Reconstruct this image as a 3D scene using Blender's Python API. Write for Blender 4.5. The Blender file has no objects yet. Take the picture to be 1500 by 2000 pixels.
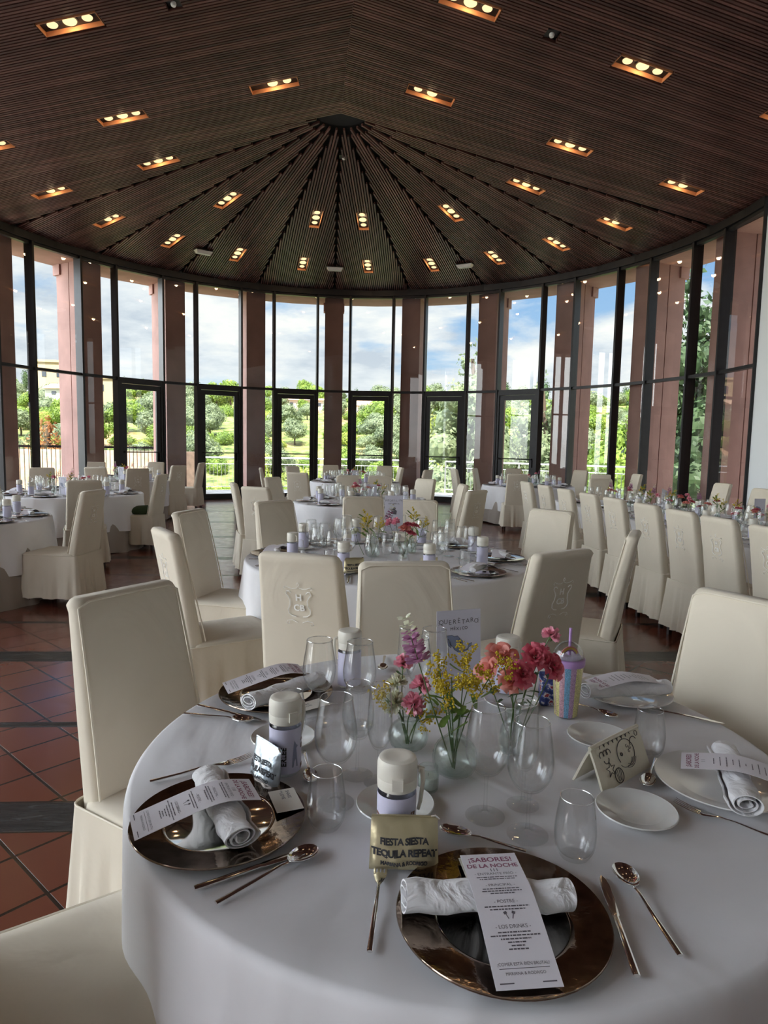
import bpy, bmesh, math, random
from mathutils import Vector, Matrix, noise
random.seed(7)
D = bpy.data
S = bpy.context.scene
COL = S.collection
PI = math.pi
R_ = math.radians

# ------------------------------------------------------------------ camera
cam_d = D.cameras.new('camera')
cam = D.objects.new('camera', cam_d)
COL.objects.link(cam)
S.camera = cam
cam_d.sensor_fit = 'VERTICAL'
cam_d.sensor_height = 36.0
cam_d.lens = 36.0 * 1289.5 / 2000.0
cam_d.clip_start = 0.05
cam_d.clip_end = 2000
_p, _r = R_(5.685), R_(1.135)
_F = Vector((0, math.cos(_p), -math.sin(_p)))
_X = Vector((1, 0, 0))
_U = _X.cross(_F)
_X2 = _X * math.cos(_r) + _U * math.sin(_r)
_U2 = -_X * math.sin(_r) + _U * math.cos(_r)
cam.matrix_world = Matrix(((_X2.x, _U2.x, -_F.x, 0), (_X2.y, _U2.y, -_F.y, 0), (_X2.z, _U2.z, -_F.z, 1.5), (0, 0, 0, 1)))

# ------------------------------------------------------------------ world
S.view_settings.view_transform = 'Standard'
S.view_settings.look = 'None'
S.view_settings.gamma = 1.0
S.view_settings.use_curve_mapping = False
S.view_settings.exposure = 0.92
S.cycles.use_denoising = True
S.cycles.max_bounces = 7
S.cycles.diffuse_bounces = 4
S.cycles.glossy_bounces = 4
S.cycles.transmission_bounces = 6
S.cycles.transparent_max_bounces = 20
S.cycles.adaptive_threshold = 0.03
S.cycles.caustics_reflective = False
S.cycles.caustics_refractive = False
S.cycles.sample_clamp_indirect = 6.0

SKY = 0.60
SUN = 8.0
LAMP = 2.2


class NT:
    """tiny node-tree helper"""
    def __init__(s, tree):
        s.t = tree
        s.t.nodes.clear()

    def n(s, typ, ins=None, **kw):
        nd = s.t.nodes.new(typ)
        for k, v in kw.items():
            setattr(nd, k, v)
        for k, v in (ins or {}).items():
            if isinstance(v, bpy.types.NodeSocket):
                s.t.links.new(v, nd.inputs[k])
            else:
                nd.inputs[k].default_value = v
        return nd

    def math(s, op, a, b=0.0, c=None):
        nd = s.t.nodes.new('ShaderNodeMath')
        nd.operation = op
        for i, v in enumerate((a, b) if c is None else (a, b, c)):
            if isinstance(v, bpy.types.NodeSocket):
                s.t.links.new(v, nd.inputs[i])
            else:
                nd.inputs[i].default_value = v
        return nd.outputs[0]

    def ramp(s, fac, stops, interp='LINEAR'):
        nd = s.t.nodes.new('ShaderNodeValToRGB')
        nd.color_ramp.interpolation = interp
        el = nd.color_ramp.elements
        while len(el) < len(stops):
            el.new(0.5)
        for e, (p, c) in zip(el, stops):
            e.position = p
            e.color = (c[0], c[1], c[2], 1) if not isinstance(c, (int, float)) else (c, c, c, 1)
        if isinstance(fac, bpy.types.NodeSocket):
            s.t.links.new(fac, nd.inputs[0])
        return nd.outputs[0]

    def mix(s, fac, a, b, mode='MIX'):
        nd = s.t.nodes.new('ShaderNodeMix')
        nd.data_type = 'RGBA'
        nd.blend_type = mode
        for i, v in ((0, fac), (6, a), (7, b)):
            if isinstance(v, bpy.types.NodeSocket):
                s.t.links.new(v, nd.inputs[i])
            else:
                if i and len(v) == 3:
                    v = (*v, 1)
                nd.inputs[i].default_value = v
        return nd.outputs[2]


world = D.worlds.new('sky')
S.world = world
world.use_nodes = True
w = NT(world.node_tree)
tc = w.n('ShaderNodeTexCoord')
sep = w.n('ShaderNodeSeparateXYZ', {0: tc.outputs['Generated']})
X, Y, Z = sep.outputs
Zc = w.math('MAXIMUM', Z, 0.0)
# flat cloud deck coordinates
den = w.math('ADD', Zc, 0.22)
cx = w.math('DIVIDE', X, den)
cy = w.math('DIVIDE', Y, den)
cc = w.n('ShaderNodeCombineXYZ', {0: cx, 1: cy, 2: w.math('MULTIPLY', Zc, 2.5)})
n1 = w.n('ShaderNodeTexNoise', {'Vector': cc.outputs[0], 'Scale': 1.35, 'Detail': 9.0, 'Roughness': 0.56, 'Distortion': 0.25})
n2 = w.n('ShaderNodeTexNoise', {'Vector': cc.outputs[0], 'Scale': 2.6, 'Detail': 7.0, 'Roughness': 0.6})
# clear sky opens to the right and far left
az = w.math('ARCTAN2', X, Y)
right = w.ramp(w.math('MULTIPLY_ADD', az, 0.5, 0.5), [(0.0, 0.25), (0.28, 0.22), (0.31, -0.0), (0.52, 0.0), (0.60, 0.30), (0.75, 0.36), (1.0, 0.2)])
high = w.ramp(Z, [(0.10, 0.0), (0.26, 1.0)])
cover = w.math('SUBTRACT', w.math('ADD', n1.outputs[0], 0.13), w.math('MULTIPLY', right, high))
mask = w.ramp(cover, [(0.47, 0.0), (0.56, 1.0)])
blue = w.ramp(Zc, [(0.0, (0.62, 0.78, 0.90)), (0.10, (0.42, 0.64, 0.88)), (0.35, (0.17, 0.38, 0.75)), (1.0, (0.08, 0.2, 0.55))])
cloud = w.ramp(n2.outputs[0], [(0.36, (0.60, 0.67, 0.76)), (0.49, (0.80, 0.85, 0.90)), (0.62, (1.0, 1.0, 0.97))])
skyc = w.mix(mask, blue, cloud)
haze = w.ramp(Zc, [(0.0, 0.75), (0.13, 0.0)])
skyc = w.mix(haze, skyc, (0.86, 0.90, 0.90))
# sky dimmed behind the hall to hold back light from there
bright = w.ramp(w.math('MULTIPLY_ADD', Y, 0.5, 0.5), [(0.0, 0.7), (0.45, 1.0), (0.75, 1.0)])
groundm = w.ramp(Z, [(0.0, 0.0), (0.02, 1.0)])
skyc = w.mix(groundm, (0.16, 0.17, 0.10), skyc)
# added sky boost beside the view, mostly left, to light the hall
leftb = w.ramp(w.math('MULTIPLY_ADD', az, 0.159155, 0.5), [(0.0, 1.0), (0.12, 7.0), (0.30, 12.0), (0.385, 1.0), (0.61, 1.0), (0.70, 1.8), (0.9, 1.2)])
skyc = w.mix(w.ramp(w.math('MULTIPLY_ADD', az, 0.159155, 0.5), [(0.36, 0.75), (0.40, 0.0), (0.60, 0.0), (0.66, 0.5)]), skyc, (0.90, 0.92, 0.93))
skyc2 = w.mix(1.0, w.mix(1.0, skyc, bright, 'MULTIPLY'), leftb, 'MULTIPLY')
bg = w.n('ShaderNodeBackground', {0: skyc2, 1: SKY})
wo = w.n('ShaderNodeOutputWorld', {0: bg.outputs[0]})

sun_d = D.lights.new('sun', 'SUN')
sun_d.energy = SUN
sun_d.angle = R_(1.5)
sun_d.color = (1.0, 0.94, 0.82)
sun = D.objects.new('sun', sun_d)
COL.objects.link(sun)
sun.rotation_euler = Vector((-0.16, 0.62, -1.0)).to_track_quat('-Z', 'Y').to_euler()
sun.location = (0, -20, 30)

# ------------------------------------------------------------------ helpers
def link(o, parent=None):
    COL.objects.link(o)
    if parent is not None:
        o.parent = parent
    return o


def tag(o, label=None, cat=None, group=None, kind=None):
    if label:
        o['label'] = label
    if cat:
        o['category'] = cat
    if group:
        o['group'] = group
    if kind:
        o['kind'] = kind
    return o


def thing(name, label, cat, loc=(0, 0, 0), rz=0.0, group=None, kind=None):
    o = D.objects.new(name, None)
    o.empty_display_size = 0.05
    COL.objects.link(o)
    o.location = loc
    o.rotation_euler = (0, 0, rz)
    return tag(o, label, cat, group, kind)


def me_obj(name, me, mat=None, parent=None, smooth=None):
    o = D.objects.new(name, me)
    if mat is not None and not me.materials:
        me.materials.append(mat)
    return link(o, parent)


class MB:
    """collects geometry for one mesh"""
    def __init__(s):
        s.v = []
        s.f = []
        s.mi = []

    def add(s, vs, fs, mi=0, M=None):
        b = len(s.v)
        if M is not None:
            vs = [M @ Vector(v) for v in vs]
        s.v += [tuple(v) for v in vs]
        s.f += [tuple(b + i for i in f) for f in fs]
        s.mi += [mi] * len(fs)
        return s

    def box(s, x0, x1, y0, y1, z0, z1, mi=0, M=None):
        vs = [(x, y, z) for z in (z0, z1) for y in (y0, y1) for x in (x0, x1)]
        return s.add(vs, [(0, 2, 3, 1), (4, 5, 7, 6), (0, 1, 5, 4), (2, 6, 7, 3), (0, 4, 6, 2), (1, 3, 7, 5)], mi, M)

    def rings(s, rings, closed=True, cap0=True, cap1=True, mi=0, M=None):
        n = len(rings[0])
        vs = [p for r in rings for p in r]
        fs = []
        m = n if closed else n - 1
        for i in range(len(rings) - 1):
            for j in range(m):
                a, b = i * n + j, i * n + (j + 1) % n
                fs.append((a, b, b + n, a + n))
        if cap0:
            fs.append(tuple(reversed(range(n))))
        if cap1:
            fs.append(tuple(range((len(rings) - 1) * n, len(rings) * n)))
        return s.add(vs, fs, mi, M)

    def lathe(s, prof, seg=32, mi=0, M=None, closed=False):
        """prof: list of (r, z); closed profiles go out and come back"""
        rings = []
        for r, z in prof:
            r = max(r, 1e-5)
            rings.append([(r * math.cos(2 * PI * k / seg), r * math.sin(2 * PI * k / seg), z) for k in range(seg)])
        return s.rings(rings, True, True, True, mi, M)

    def tube(s, pts, r, seg=8, mi=0, M=None, closed=False):
        pts = [Vector(p) for p in pts]
        n = len(pts)
        rr = r if isinstance(r, (list, tuple)) else [r] * n
        rings = []
        up = Vector((0, 0, 1))
        prev = None
        for i, p in enumerate(pts):
            if closed:
                t = pts[(i + 1) % n] - pts[i - 1]
            else:
                t = pts[min(i + 1, n - 1)] - pts[max(i - 1, 0)]
            if t.length < 1e-9:
                t = Vector((0, 0, 1))
            t.normalize()
            if prev is None:
                a = t.cross(up)
                if a.length < 0.1:
                    a = t.cross(Vector((1, 0, 0)))
            else:
                a = prev - t * prev.dot(t)
            a.normalize()
            prev = a
            b = t.cross(a)
            rings.append([tuple(p + (a * math.cos(2 * PI * k / seg) + b * math.sin(2 * PI * k / seg)) * rr[i]) for k in range(seg)])
        if closed:
            rings.append(rings[0])
            return s.rings(rings, True, False, False, mi, M)
        return s.rings(rings, True, True, True, mi, M)

    def prism(s, poly, z0, z1, mi=0, M=None):
        n = len(poly)
        vs = [(x, y, z0) for x, y in poly] + [(x, y, z1) for x, y in poly]
        fs = [tuple(reversed(range(n))), tuple(range(n, 2 * n))] + [(i, (i + 1) % n, n + (i + 1) % n, n + i) for i in range(n)]
        return s.add(vs, fs, mi, M)

    def mesh(s, name, mats=(), smooth=True, angle=40):
        me = D.meshes.new(name)
        me.from_pydata(s.v, [], s.f)
        for m in mats:
            me.materials.append(m)
        if any(s.mi):
            me.polygons.foreach_set('material_index', s.mi)
        bm = bmesh.new()
        bm.from_mesh(me)
        bmesh.ops.remove_doubles(bm, verts=bm.verts, dist=1e-6)
        bmesh.ops.recalc_face_normals(bm, faces=bm.faces)
        bm.to_mesh(me)
        bm.free()
        if smooth:
            me.polygons.foreach_set('use_smooth', [True] * len(me.polygons))
            if angle < 180:
                me.set_sharp_from_angle(angle=R_(angle))
        me.update()
        return me

    def obj(s, name, mat, parent=None, smooth=True, angle=40):
        mats = mat if isinstance(mat, (list, tuple)) else [mat]
        o = D.objects.new(name, s.mesh(name, mats, smooth, angle))
        return link(o, parent)


def copy_tree(o, parent=None):
    c = o.copy()
    COL.objects.link(c)
    if parent is not None:
        c.parent = parent
    for ch in [x for x in KIDS.get(o.name, ())]:
        copy_tree(ch, c)
    return c


KIDS = {}


def freeze(root):
    """remember children lists once, so copying stays quick"""
    for o in [root] + list(root.children_recursive):
        KIDS[o.name] = list(o.children)
    return root


def dup(root, loc, rz=0.0, label=None, group=None, scale=None):
    c = copy_tree(root)
    c.location = loc
    c.rotation_euler = (0, 0, rz)
    if label:
        c['label'] = label
    if group:
        c['group'] = group
    if scale:
        c.scale = (scale, scale, scale)
    return c


USED = set()


def put(root, loc, rz=0.0, label=None, group=None):
    """first call moves the prototype itself, later ones copy it"""
    if root.name in USED:
        return dup(root, loc, rz, label, group)
    freeze(root)
    USED.add(root.name)
    root.location = loc
    root.rotation_euler = (0, 0, rz)
    if label:
        root['label'] = label
    if group:
        root['group'] = group
    return root


def T(x=0, y=0, z=0):
    return Matrix.Translation((x, y, z))


def RX(a):
    return Matrix.Rotation(a, 4, 'X')


def RY(a):
    return Matrix.Rotation(a, 4, 'Y')


def RZ(a):
    return Matrix.Rotation(a, 4, 'Z')


def SC(x, y, z):
    return Matrix.Diagonal((x, y, z, 1))


def text_mb(mb, txt, size, M, bold=0.0, ext=0.0002, mi=0, align='CENTER', shear=0.0, space=1.0):
    cu = D.curves.new('lettering', 'FONT')
    cu.body = txt
    cu.size = size
    cu.align_x = align
    cu.align_y = 'CENTER'
    cu.extrude = ext
    cu.offset = bold
    cu.shear = shear
    cu.space_character = space
    cu.resolution_u = 3
    o = D.objects.new('lettering', cu)
    COL.objects.link(o)
    dg = bpy.context.evaluated_depsgraph_get()
    me = D.meshes.new_from_object(o.evaluated_get(dg))
    vs = [M @ v.co for v in me.vertices]
    fs = [tuple(p.vertices) for p in me.polygons]
    mb.add(vs, fs, mi)
    D.objects.remove(o)
    D.curves.remove(cu)
    D.meshes.remove(me)


def rrect(hw, hd, rad, n=4, cx=0.0, cy=0.0):
    """rounded rectangle outline"""
    rad = min(rad, hw * 0.99, hd * 0.99)
    out = []
    for qx, qy, a0 in ((1, 1, 0), (-1, 1, PI / 2), (-1, -1, PI), (1, -1, 3 * PI / 2)):
        for k in range(n + 1):
            a = a0 + PI / 2 * k / n
            out.append((cx + qx * (hw - rad) + rad * math.cos(a), cy + qy * (hd - rad) + rad * math.sin(a)))
    return out


# ------------------------------------------------------------------ materials
def mat(name):
    m = D.materials.new(name)
    m.use_nodes = True
    return m, NT(m.node_tree)


def princ(nt, color=(0.5, 0.5, 0.5), rough=0.5, metal=0.0, normal=None, **kw):
    ins = {'Roughness': rough, 'Metallic': metal}
    ins['Base Color'] = color if isinstance(color, bpy.types.NodeSocket) else (*color[:3], 1)
    for k, v in kw.items():
        ins[k.replace('_', ' ')] = v
    if normal is not None:
        ins['Normal'] = normal
    p = nt.n('ShaderNodeBsdfPrincipled', ins)
    return p


def finish(nt, sh):
    nt.n('ShaderNodeOutputMaterial', {0: sh})


def simple(name, color, rough=0.5, metal=0.0, bump=0.0, bscale=60.0, var=0.0, vscale=6.0, **kw):
    m, nt = mat(name)
    tcn = nt.n('ShaderNodeTexCoord')
    col = color
    if var:
        nz = nt.n('ShaderNodeTexNoise', {'Vector': tcn.outputs['Object'], 'Scale': vscale, 'Detail': 5.0})
        c0 = tuple(c * (1 - var) for c in color)
        c1 = tuple(min(1, c * (1 + var)) for c in color)
        col = nt.ramp(nz.outputs[0], [(0.3, c0), (0.7, c1)])
    nrm = None
    if bump:
        nb = nt.n('ShaderNodeTexNoise', {'Vector': tcn.outputs['Object'], 'Scale': bscale, 'Detail': 3.0})
        nrm = nt.n('ShaderNodeBump', {'Height': nb.outputs[0], 'Strength': bump, 'Distance': 0.01}).outputs[0]
    finish(nt, princ(nt, col, rough, metal, nrm, **kw).outputs[0])
    return m


def cloth(name, color, rough=0.85, wr=0.35, wscale=3.0, weave=900, weave_s=0.08, sheen=0.2, trans=0.0, crease=0.0):
    """woven fabric: fine weave plus soft wrinkles as bump"""
    m, nt = mat(name)
    tcn = nt.n('ShaderNodeTexCoord')
    v = tcn.outputs['Object']
    soft = nt.n('ShaderNodeTexNoise', {'Vector': v, 'Scale': wscale, 'Detail': 4.0, 'Roughness': 0.45, 'Distortion': 0.8})
    fine = nt.n('ShaderNodeTexNoise', {'Vector': v, 'Scale': weave, 'Detail': 1.0})
    hgt = soft.outputs[0]
    if crease:
        cn = nt.n('ShaderNodeTexNoise', {'Vector': v, 'Scale': crease, 'Detail': 1.0, 'Distortion': 0.6})
        rid = nt.ramp(nt.math('ABSOLUTE', nt.math('SUBTRACT', cn.outputs[0], 0.5)), [(0.0, 1.0), (0.035, 0.0)], 'EASE')
        hgt = nt.math('ADD', hgt, nt.math('MULTIPLY', rid, 0.16))
    b1 = nt.n('ShaderNodeBump', {'Height': hgt, 'Strength': wr, 'Distance': 0.05})
    b2 = nt.n('ShaderNodeBump', {'Height': fine.outputs[0], 'Strength': weave_s, 'Distance': 0.002, 'Normal': b1.outputs[0]})
    c0 = tuple(c * 0.95 for c in color)
    col = nt.ramp(soft.outputs[0], [(0.3, c0), (0.7, color)])
    p = princ(nt, col, rough, 0, b2.outputs[0], Sheen_Weight=sheen)
    if trans:
        tr = nt.n('ShaderNodeBsdfTranslucent', {0: (*color, 1)})
        mx = nt.n('ShaderNodeMixShader', {0: trans, 1: p.outputs[0], 2: tr.outputs[0]})
        finish(nt, mx.outputs[0])
    else:
        finish(nt, p.outputs[0])
    return m


def glassy(name, color=(1, 1, 1), rough=0.0, ior=1.45, bump=0.0, bscale=40, kind=None):
    m, nt = mat(name)
    nrm = None
    ins = {'Color': (*color, 1), 'Roughness': rough, 'IOR': ior}
    if bump:
        tcn = nt.n('ShaderNodeTexCoord')
        vo = nt.n('ShaderNodeTexVoronoi', {'Vector': tcn.outputs['Object'], 'Scale': bscale})
        ins['Normal'] = nt.n('ShaderNodeBump', {'Height': vo.outputs[0], 'Strength': bump, 'Distance': 0.004}).outputs[0]
    g = nt.n('ShaderNodeBsdfGlass', ins)
    finish(nt, g.outputs[0])
    return m


def thin_glass(name, color=(1, 1, 1), solid=0.22, ior=1.45, gain=1.5, edge=0.45):
    """thin-walled glassware: see-through walls, reflecting and tinted darker towards their edges, part refracting"""
    m, nt = mat(name)
    lw = nt.n('ShaderNodeLayerWeight', {0: 0.5})
    f = lw.outputs['Facing']
    f2 = nt.math('MINIMUM', nt.math('MULTIPLY_ADD', nt.math('POWER', f, 5.5), 0.85, 0.030 * gain), 1.0)
    tint = nt.mix(nt.math('MULTIPLY', nt.math('POWER', f, 4.0), edge), color, (0.10, 0.12, 0.13))  # dark outline of refraction put into the edge tint
    tr = nt.n('ShaderNodeBsdfTransparent', {0: tint})
    gl = nt.n('ShaderNodeBsdfGlossy', {0: (1, 1, 1, 1), 'Roughness': 0.012})
    mx = nt.n('ShaderNodeMixShader', {0: f2, 1: tr.outputs[0], 2: gl.outputs[0]})
    g = nt.n('ShaderNodeBsdfGlass', {'Color': (*color, 1), 'Roughness': 0.0, 'IOR': ior})
    m2 = nt.n('ShaderNodeMixShader', {0: solid, 1: mx.outputs[0], 2: g.outputs[0]})
    finish(nt, m2.outputs[0])
    return m


def pane_mat(name, tint=(0.93, 0.96, 0.95), refl=0.9):
    """thin window pane: see-through plus a Fresnel mirror"""
    m, nt = mat(name)
    tr = nt.n('ShaderNodeBsdfTransparent', {0: (*tint, 1)})
    gl = nt.n('ShaderNodeBsdfGlossy', {0: (1, 1, 1, 1), 'Roughness': 0.01})
    lw = nt.n('ShaderNodeLayerWeight', {0: 0.5})
    f5 = nt.math('POWER', lw.outputs['Facing'], 4.2)
    f2 = nt.math('MINIMUM', nt.math('MULTIPLY_ADD', f5, 0.9, 0.065 * refl), 1.0)
    mx = nt.n('ShaderNodeMixShader', {0: f2, 1: tr.outputs[0], 2: gl.outputs[0]})
    finish(nt, mx.outputs[0])
    return m


def leafy(name, c0, c1, scale=1.2, trans=0.35):
    m, nt = mat(name)
    tcn = nt.n('ShaderNodeTexCoord')
    nz = nt.n('ShaderNodeTexNoise', {'Vector': tcn.outputs['Object'], 'Scale': scale, 'Detail': 4.0, 'Roughness': 0.7})
    col = nt.ramp(nz.outputs[0], [(0.32, c0), (0.68, c1)])
    p = princ(nt, col, 0.6)
    tr = nt.n('ShaderNodeBsdfTranslucent', {0: col})
    mx = nt.n('ShaderNodeMixShader', {0: trans, 1: p.outputs[0], 2: tr.outputs[0]})
    finish(nt, mx.outputs[0])
    return m


def emit(name, color, strength):
    m, nt = mat(name)
    finish(nt, nt.n('ShaderNodeEmission', {0: (*color, 1), 1: strength}).outputs[0])
    return m


def slat_mat():
    m, nt = mat('dark stained wood slats')
    g = nt.n('ShaderNodeNewGeometry')
    rnd = nt.ramp(g.outputs['Random Per Island'], [(0.0, (0.058, 0.023, 0.018)), (0.5, (0.092, 0.037, 0.029)), (1.0, (0.148, 0.066, 0.053))])
    tcn = nt.n('ShaderNodeTexCoord')
    nz = nt.n('ShaderNodeTexNoise', {'Vector': tcn.outputs['Object'], 'Scale': 2.2, 'Detail': 5.0, 'Roughness': 0.6})
    v = nt.ramp(nz.outputs[0], [(0.35, 0.75), (0.65, 1.25)])
    col = nt.mix(1.0, rnd, v, 'MULTIPLY')
    finish(nt, princ(nt, col, 0.42, Specular_IOR_Level=0.45).outputs[0])
    return m


M_slat = slat_mat()
M_dark = simple('black ceiling backing', (0.012, 0.011, 0.011), 0.9)
M_frame = simple('dark bronze metal', (0.018, 0.017, 0.019), 0.42, 0.3, var=0.2)
M_steel = simple('galvanised railing steel', (0.55, 0.57, 0.58), 0.35, 0.7)
M_concrete = simple('pink rendered concrete', (0.37, 0.21, 0.18), 0.85, bump=0.25, bscale=25, var=0.16, vscale=1.6)
M_white_wall = simple('white plaster', (0.80, 0.83, 0.84), 0.9, bump=0.05, bscale=40)
M_pane = pane_mat('clear window glass')
M_cream = cloth('cream chair cover cotton', (0.70, 0.625, 0.50), 0.8, 0.30, 3.5, 1100, 0.06, 0.15)
M_pipe = simple('cream piping cord', (0.76, 0.69, 0.56), 0.7)
M_crest = simple('white embroidery thread', (0.95, 0.93, 0.88), 0.35, Sheen_Weight=0.6)
M_leg = simple('dark chair leg wood', (0.02, 0.014, 0.012), 0.4)
M_linen = cloth('white tablecloth linen', (0.80, 0.785, 0.80), 0.75, 0.30, 2.6, 1000, 0.05, 0.1, 0.0, 1.3)
M_under = cloth('taupe damask under-cloth', (0.34, 0.29, 0.25), 0.7, 0.3, 3, 700, 0.08, 0.2)
M_glass = thin_glass('clear drinking glass', (0.994, 0.998, 0.998), 0.03, 1.5, 1.4)
M_rimg = thin_glass('bright glass rim', (1, 1, 1), 0.0, 1.5, 16.0)
M_glass2 = thin_glass('clear vase glass', (0.955, 0.988, 0.972), 0.10, 1.5, 1.8)
M_cutglass = glassy('diamond cut glass', (0.90, 0.97, 0.94), 0.0, 1.45, 0.9, 170)
M_chrome = simple('polished cutlery steel', (0.80, 0.79, 0.78), 0.07, 1.0)
M_silver = simple('mirror charger silver', (0.62, 0.60, 0.58), 0.06, 1.0, bump=0.012, bscale=14)
M_rim = simple('bronze tinted mirror', (0.30, 0.23, 0.18), 0.10, 1.0, bump=0.05, bscale=60, var=0.35, vscale=30)
M_china = simple('white glazed china', (0.80, 0.79, 0.76), 0.12, Coat_Weight=0.6, Coat_Roughness=0.04)
M_napkin = cloth('white cotton napkin', (0.88, 0.87, 0.88), 0.9, 0.5, 14, 900, 0.12, 0.3)
M_paper = simple('matt white card', (0.82, 0.79, 0.84), 0.6)
M_ink = simple('black print', (0.03, 0.03, 0.035), 0.6)
M_purple = simple('plum lettering', (0.28, 0.09, 0.16), 0.6)
M_greyink = simple('grey small print', (0.12, 0.11, 0.13), 0.6)
M_cardpaper = simple('lilac-white table card', (0.66, 0.65, 0.74), 0.6)
M_mapblue = simple('blue-grey printed map', (0.22, 0.26, 0.38), 0.6)
M_lid = simple('cream plastic lid', (0.80, 0.76, 0.66), 0.35)
M_wrap = simple('lilac printed label', (0.66, 0.64, 0.80), 0.5)
M_brown = simple('brown printed motif', (0.16, 0.07, 0.05), 0.5)
M_greyblue = simple('grey-blue printed motif', (0.27, 0.29, 0.42), 0.5)
M_wax = simple('white candle wax', (0.80, 0.80, 0.76), 0.5)
M_stem = simple('green flower stem', (0.09, 0.16, 0.05), 0.5)
M_leaf = leafy('fresh green leaf', (0.10, 0.20, 0.04), (0.24, 0.36, 0.08), 20, 0.3)
M_darkleaf = leafy('dark green leaf', (0.03, 0.07, 0.03), (0.09, 0.17, 0.07), 20, 0.2)


def petal(name, c0, c1):
    m, nt = mat(name)
    g = nt.n('ShaderNodeNewGeometry')
    col = nt.ramp(g.outputs['Random Per Island'], [(0.0, c0), (1.0, c1)])
    p = princ(nt, col, 0.55)
    tr = nt.n('ShaderNodeBsdfTranslucent', {0: col})
    finish(nt, nt.n('ShaderNodeMixShader', {0: 0.3, 1: p.outputs[0], 2: tr.outputs[0]}).outputs[0])
    return m


P_yellow = petal('yellow goldenrod florets', (0.62, 0.46, 0.02), (0.85, 0.68, 0.06))
P_coral = petal('coral petals', (0.76, 0.24, 0.19), (0.88, 0.42, 0.36))
P_rose = petal('deep pink rose petals', (0.58, 0.07, 0.12), (0.80, 0.22, 0.28))
P_pink = petal('pink carnation petals', (0.80, 0.28, 0.38), (0.92, 0.50, 0.58))
P_white = petal('cream white petals', (0.70, 0.70, 0.50), (0.86, 0.86, 0.72))
P_mauve = petal('mauve snapdragon petals', (0.42, 0.16, 0.32), (0.68, 0.38, 0.56))


# ------------------------------------------------------------------ the hall: geometry constants
C0 = Vector((-0.843, 11.536))      # centre of the half round
RR = 7.071                         # radius of the glass wall
HE = 5.722                         # eave height
HA = 6.97                          # apex height
HT = 2.99                          # transom height
TH0, DT = R_(3.27), 0.292          # centre bay angle, bay step
SLOPE = (HA - HE) / (RR * math.cos(DT / 2))
RIDGE = R_(173.0)
AXIS = R_(174.9)                   # building axis, towards the camera side


def pol(th, r=RR):
    return Vector((C0.x + r * math.sin(th), C0.y + r * math.cos(th)))


def dirv(th):
    return Vector((math.sin(th), math.cos(th)))


# recessed light fittings: (x, y, number of lamps)
LIGHTS = [(-3.81, 8.31, 3), (-4.08, 10.55, 3), (-4.09, 12.17, 3), (-6.2, 12.61, 2), (-5.76, 14.06, 2), (-4.86, 15.33, 3),
          (-3.62, 16.32, 3), (-2.14, 16.98, 3), (-0.53, 17.1, 3), (1.05, 16.82, 3), (2.49, 16.08, 3), (3.65, 14.94, 3),
          (4.45, 13.57, 2), (4.92, 11.66, 2), (2.51, 12.77, 3), (1.27, 14.29, 3), (-0.59, 14.95, 3), (-1.6, 14.87, 3),
          (-3.28, 13.87, 3), (2.86, 11.12, 3), (3.16, 8.9, 3), (0.57, 10.48, 2), (-1.75, 10.37, 2), (0.90, 8.42, 3),
          (-6.25, 10.75, 3), (5.3, 9.3, 3), (-4.2, 5.6, 3), (-1.6, 6.1, 3), (3.4, 6.0, 3), (1.3, 5.2, 3), (-4.4, 2.6, 3), (3.7, 2.8, 3), (1.5, 1.6, 3), (-1.6, 2.2, 3)]
SPOTS = [(-2.58, 8.27), (1.94, 8.63)]
LPANEL_TH, RPANEL_TH = R_(-87.0), R_(79.5)
ridge_d = dirv(RIDGE)


def panel_of(p):
    """ceiling panel under a point -> (origin, slat direction, slope)"""
    d = p - C0
    th = math.atan2(d.x, d.y)
    a, b = R_(-88.8), R_(78.6)
    if a < th < b:
        k = math.floor((th - a) / DT)
        thc = a + (k + 0.5) * DT
        return ('fan', C0, thc)
    side = -1 if (d.x * ridge_d.y - d.y * ridge_d.x) > 0 else 1
    return ('flat', C0, LPANEL_TH if side < 0 else RPANEL_TH)


def ceil_z(p):
    kind, o, th = panel_of(p)
    d = p - C0
    u = dirv(th)
    if kind == 'fan':
        return HA - SLOPE * d.dot(u)
    # solve d = s*u + t*ridge_d
    det = u.x * ridge_d.y - u.y * ridge_d.x
    s = (d.x * ridge_d.y - d.y * ridge_d.x) / det
    return HA - SLOPE * s


fix = []
for (x, y, n) in LIGHTS:
    p = Vector((x, y))
    kind, o, th = panel_of(p)
    fix.append((p, th, n, 0.37, 0.12))
for (x, y) in SPOTS:
    p = Vector((x, y))
    kind, o, th = panel_of(p)
    fix.append((p, th, 1, 0.09, 0.08))


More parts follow.
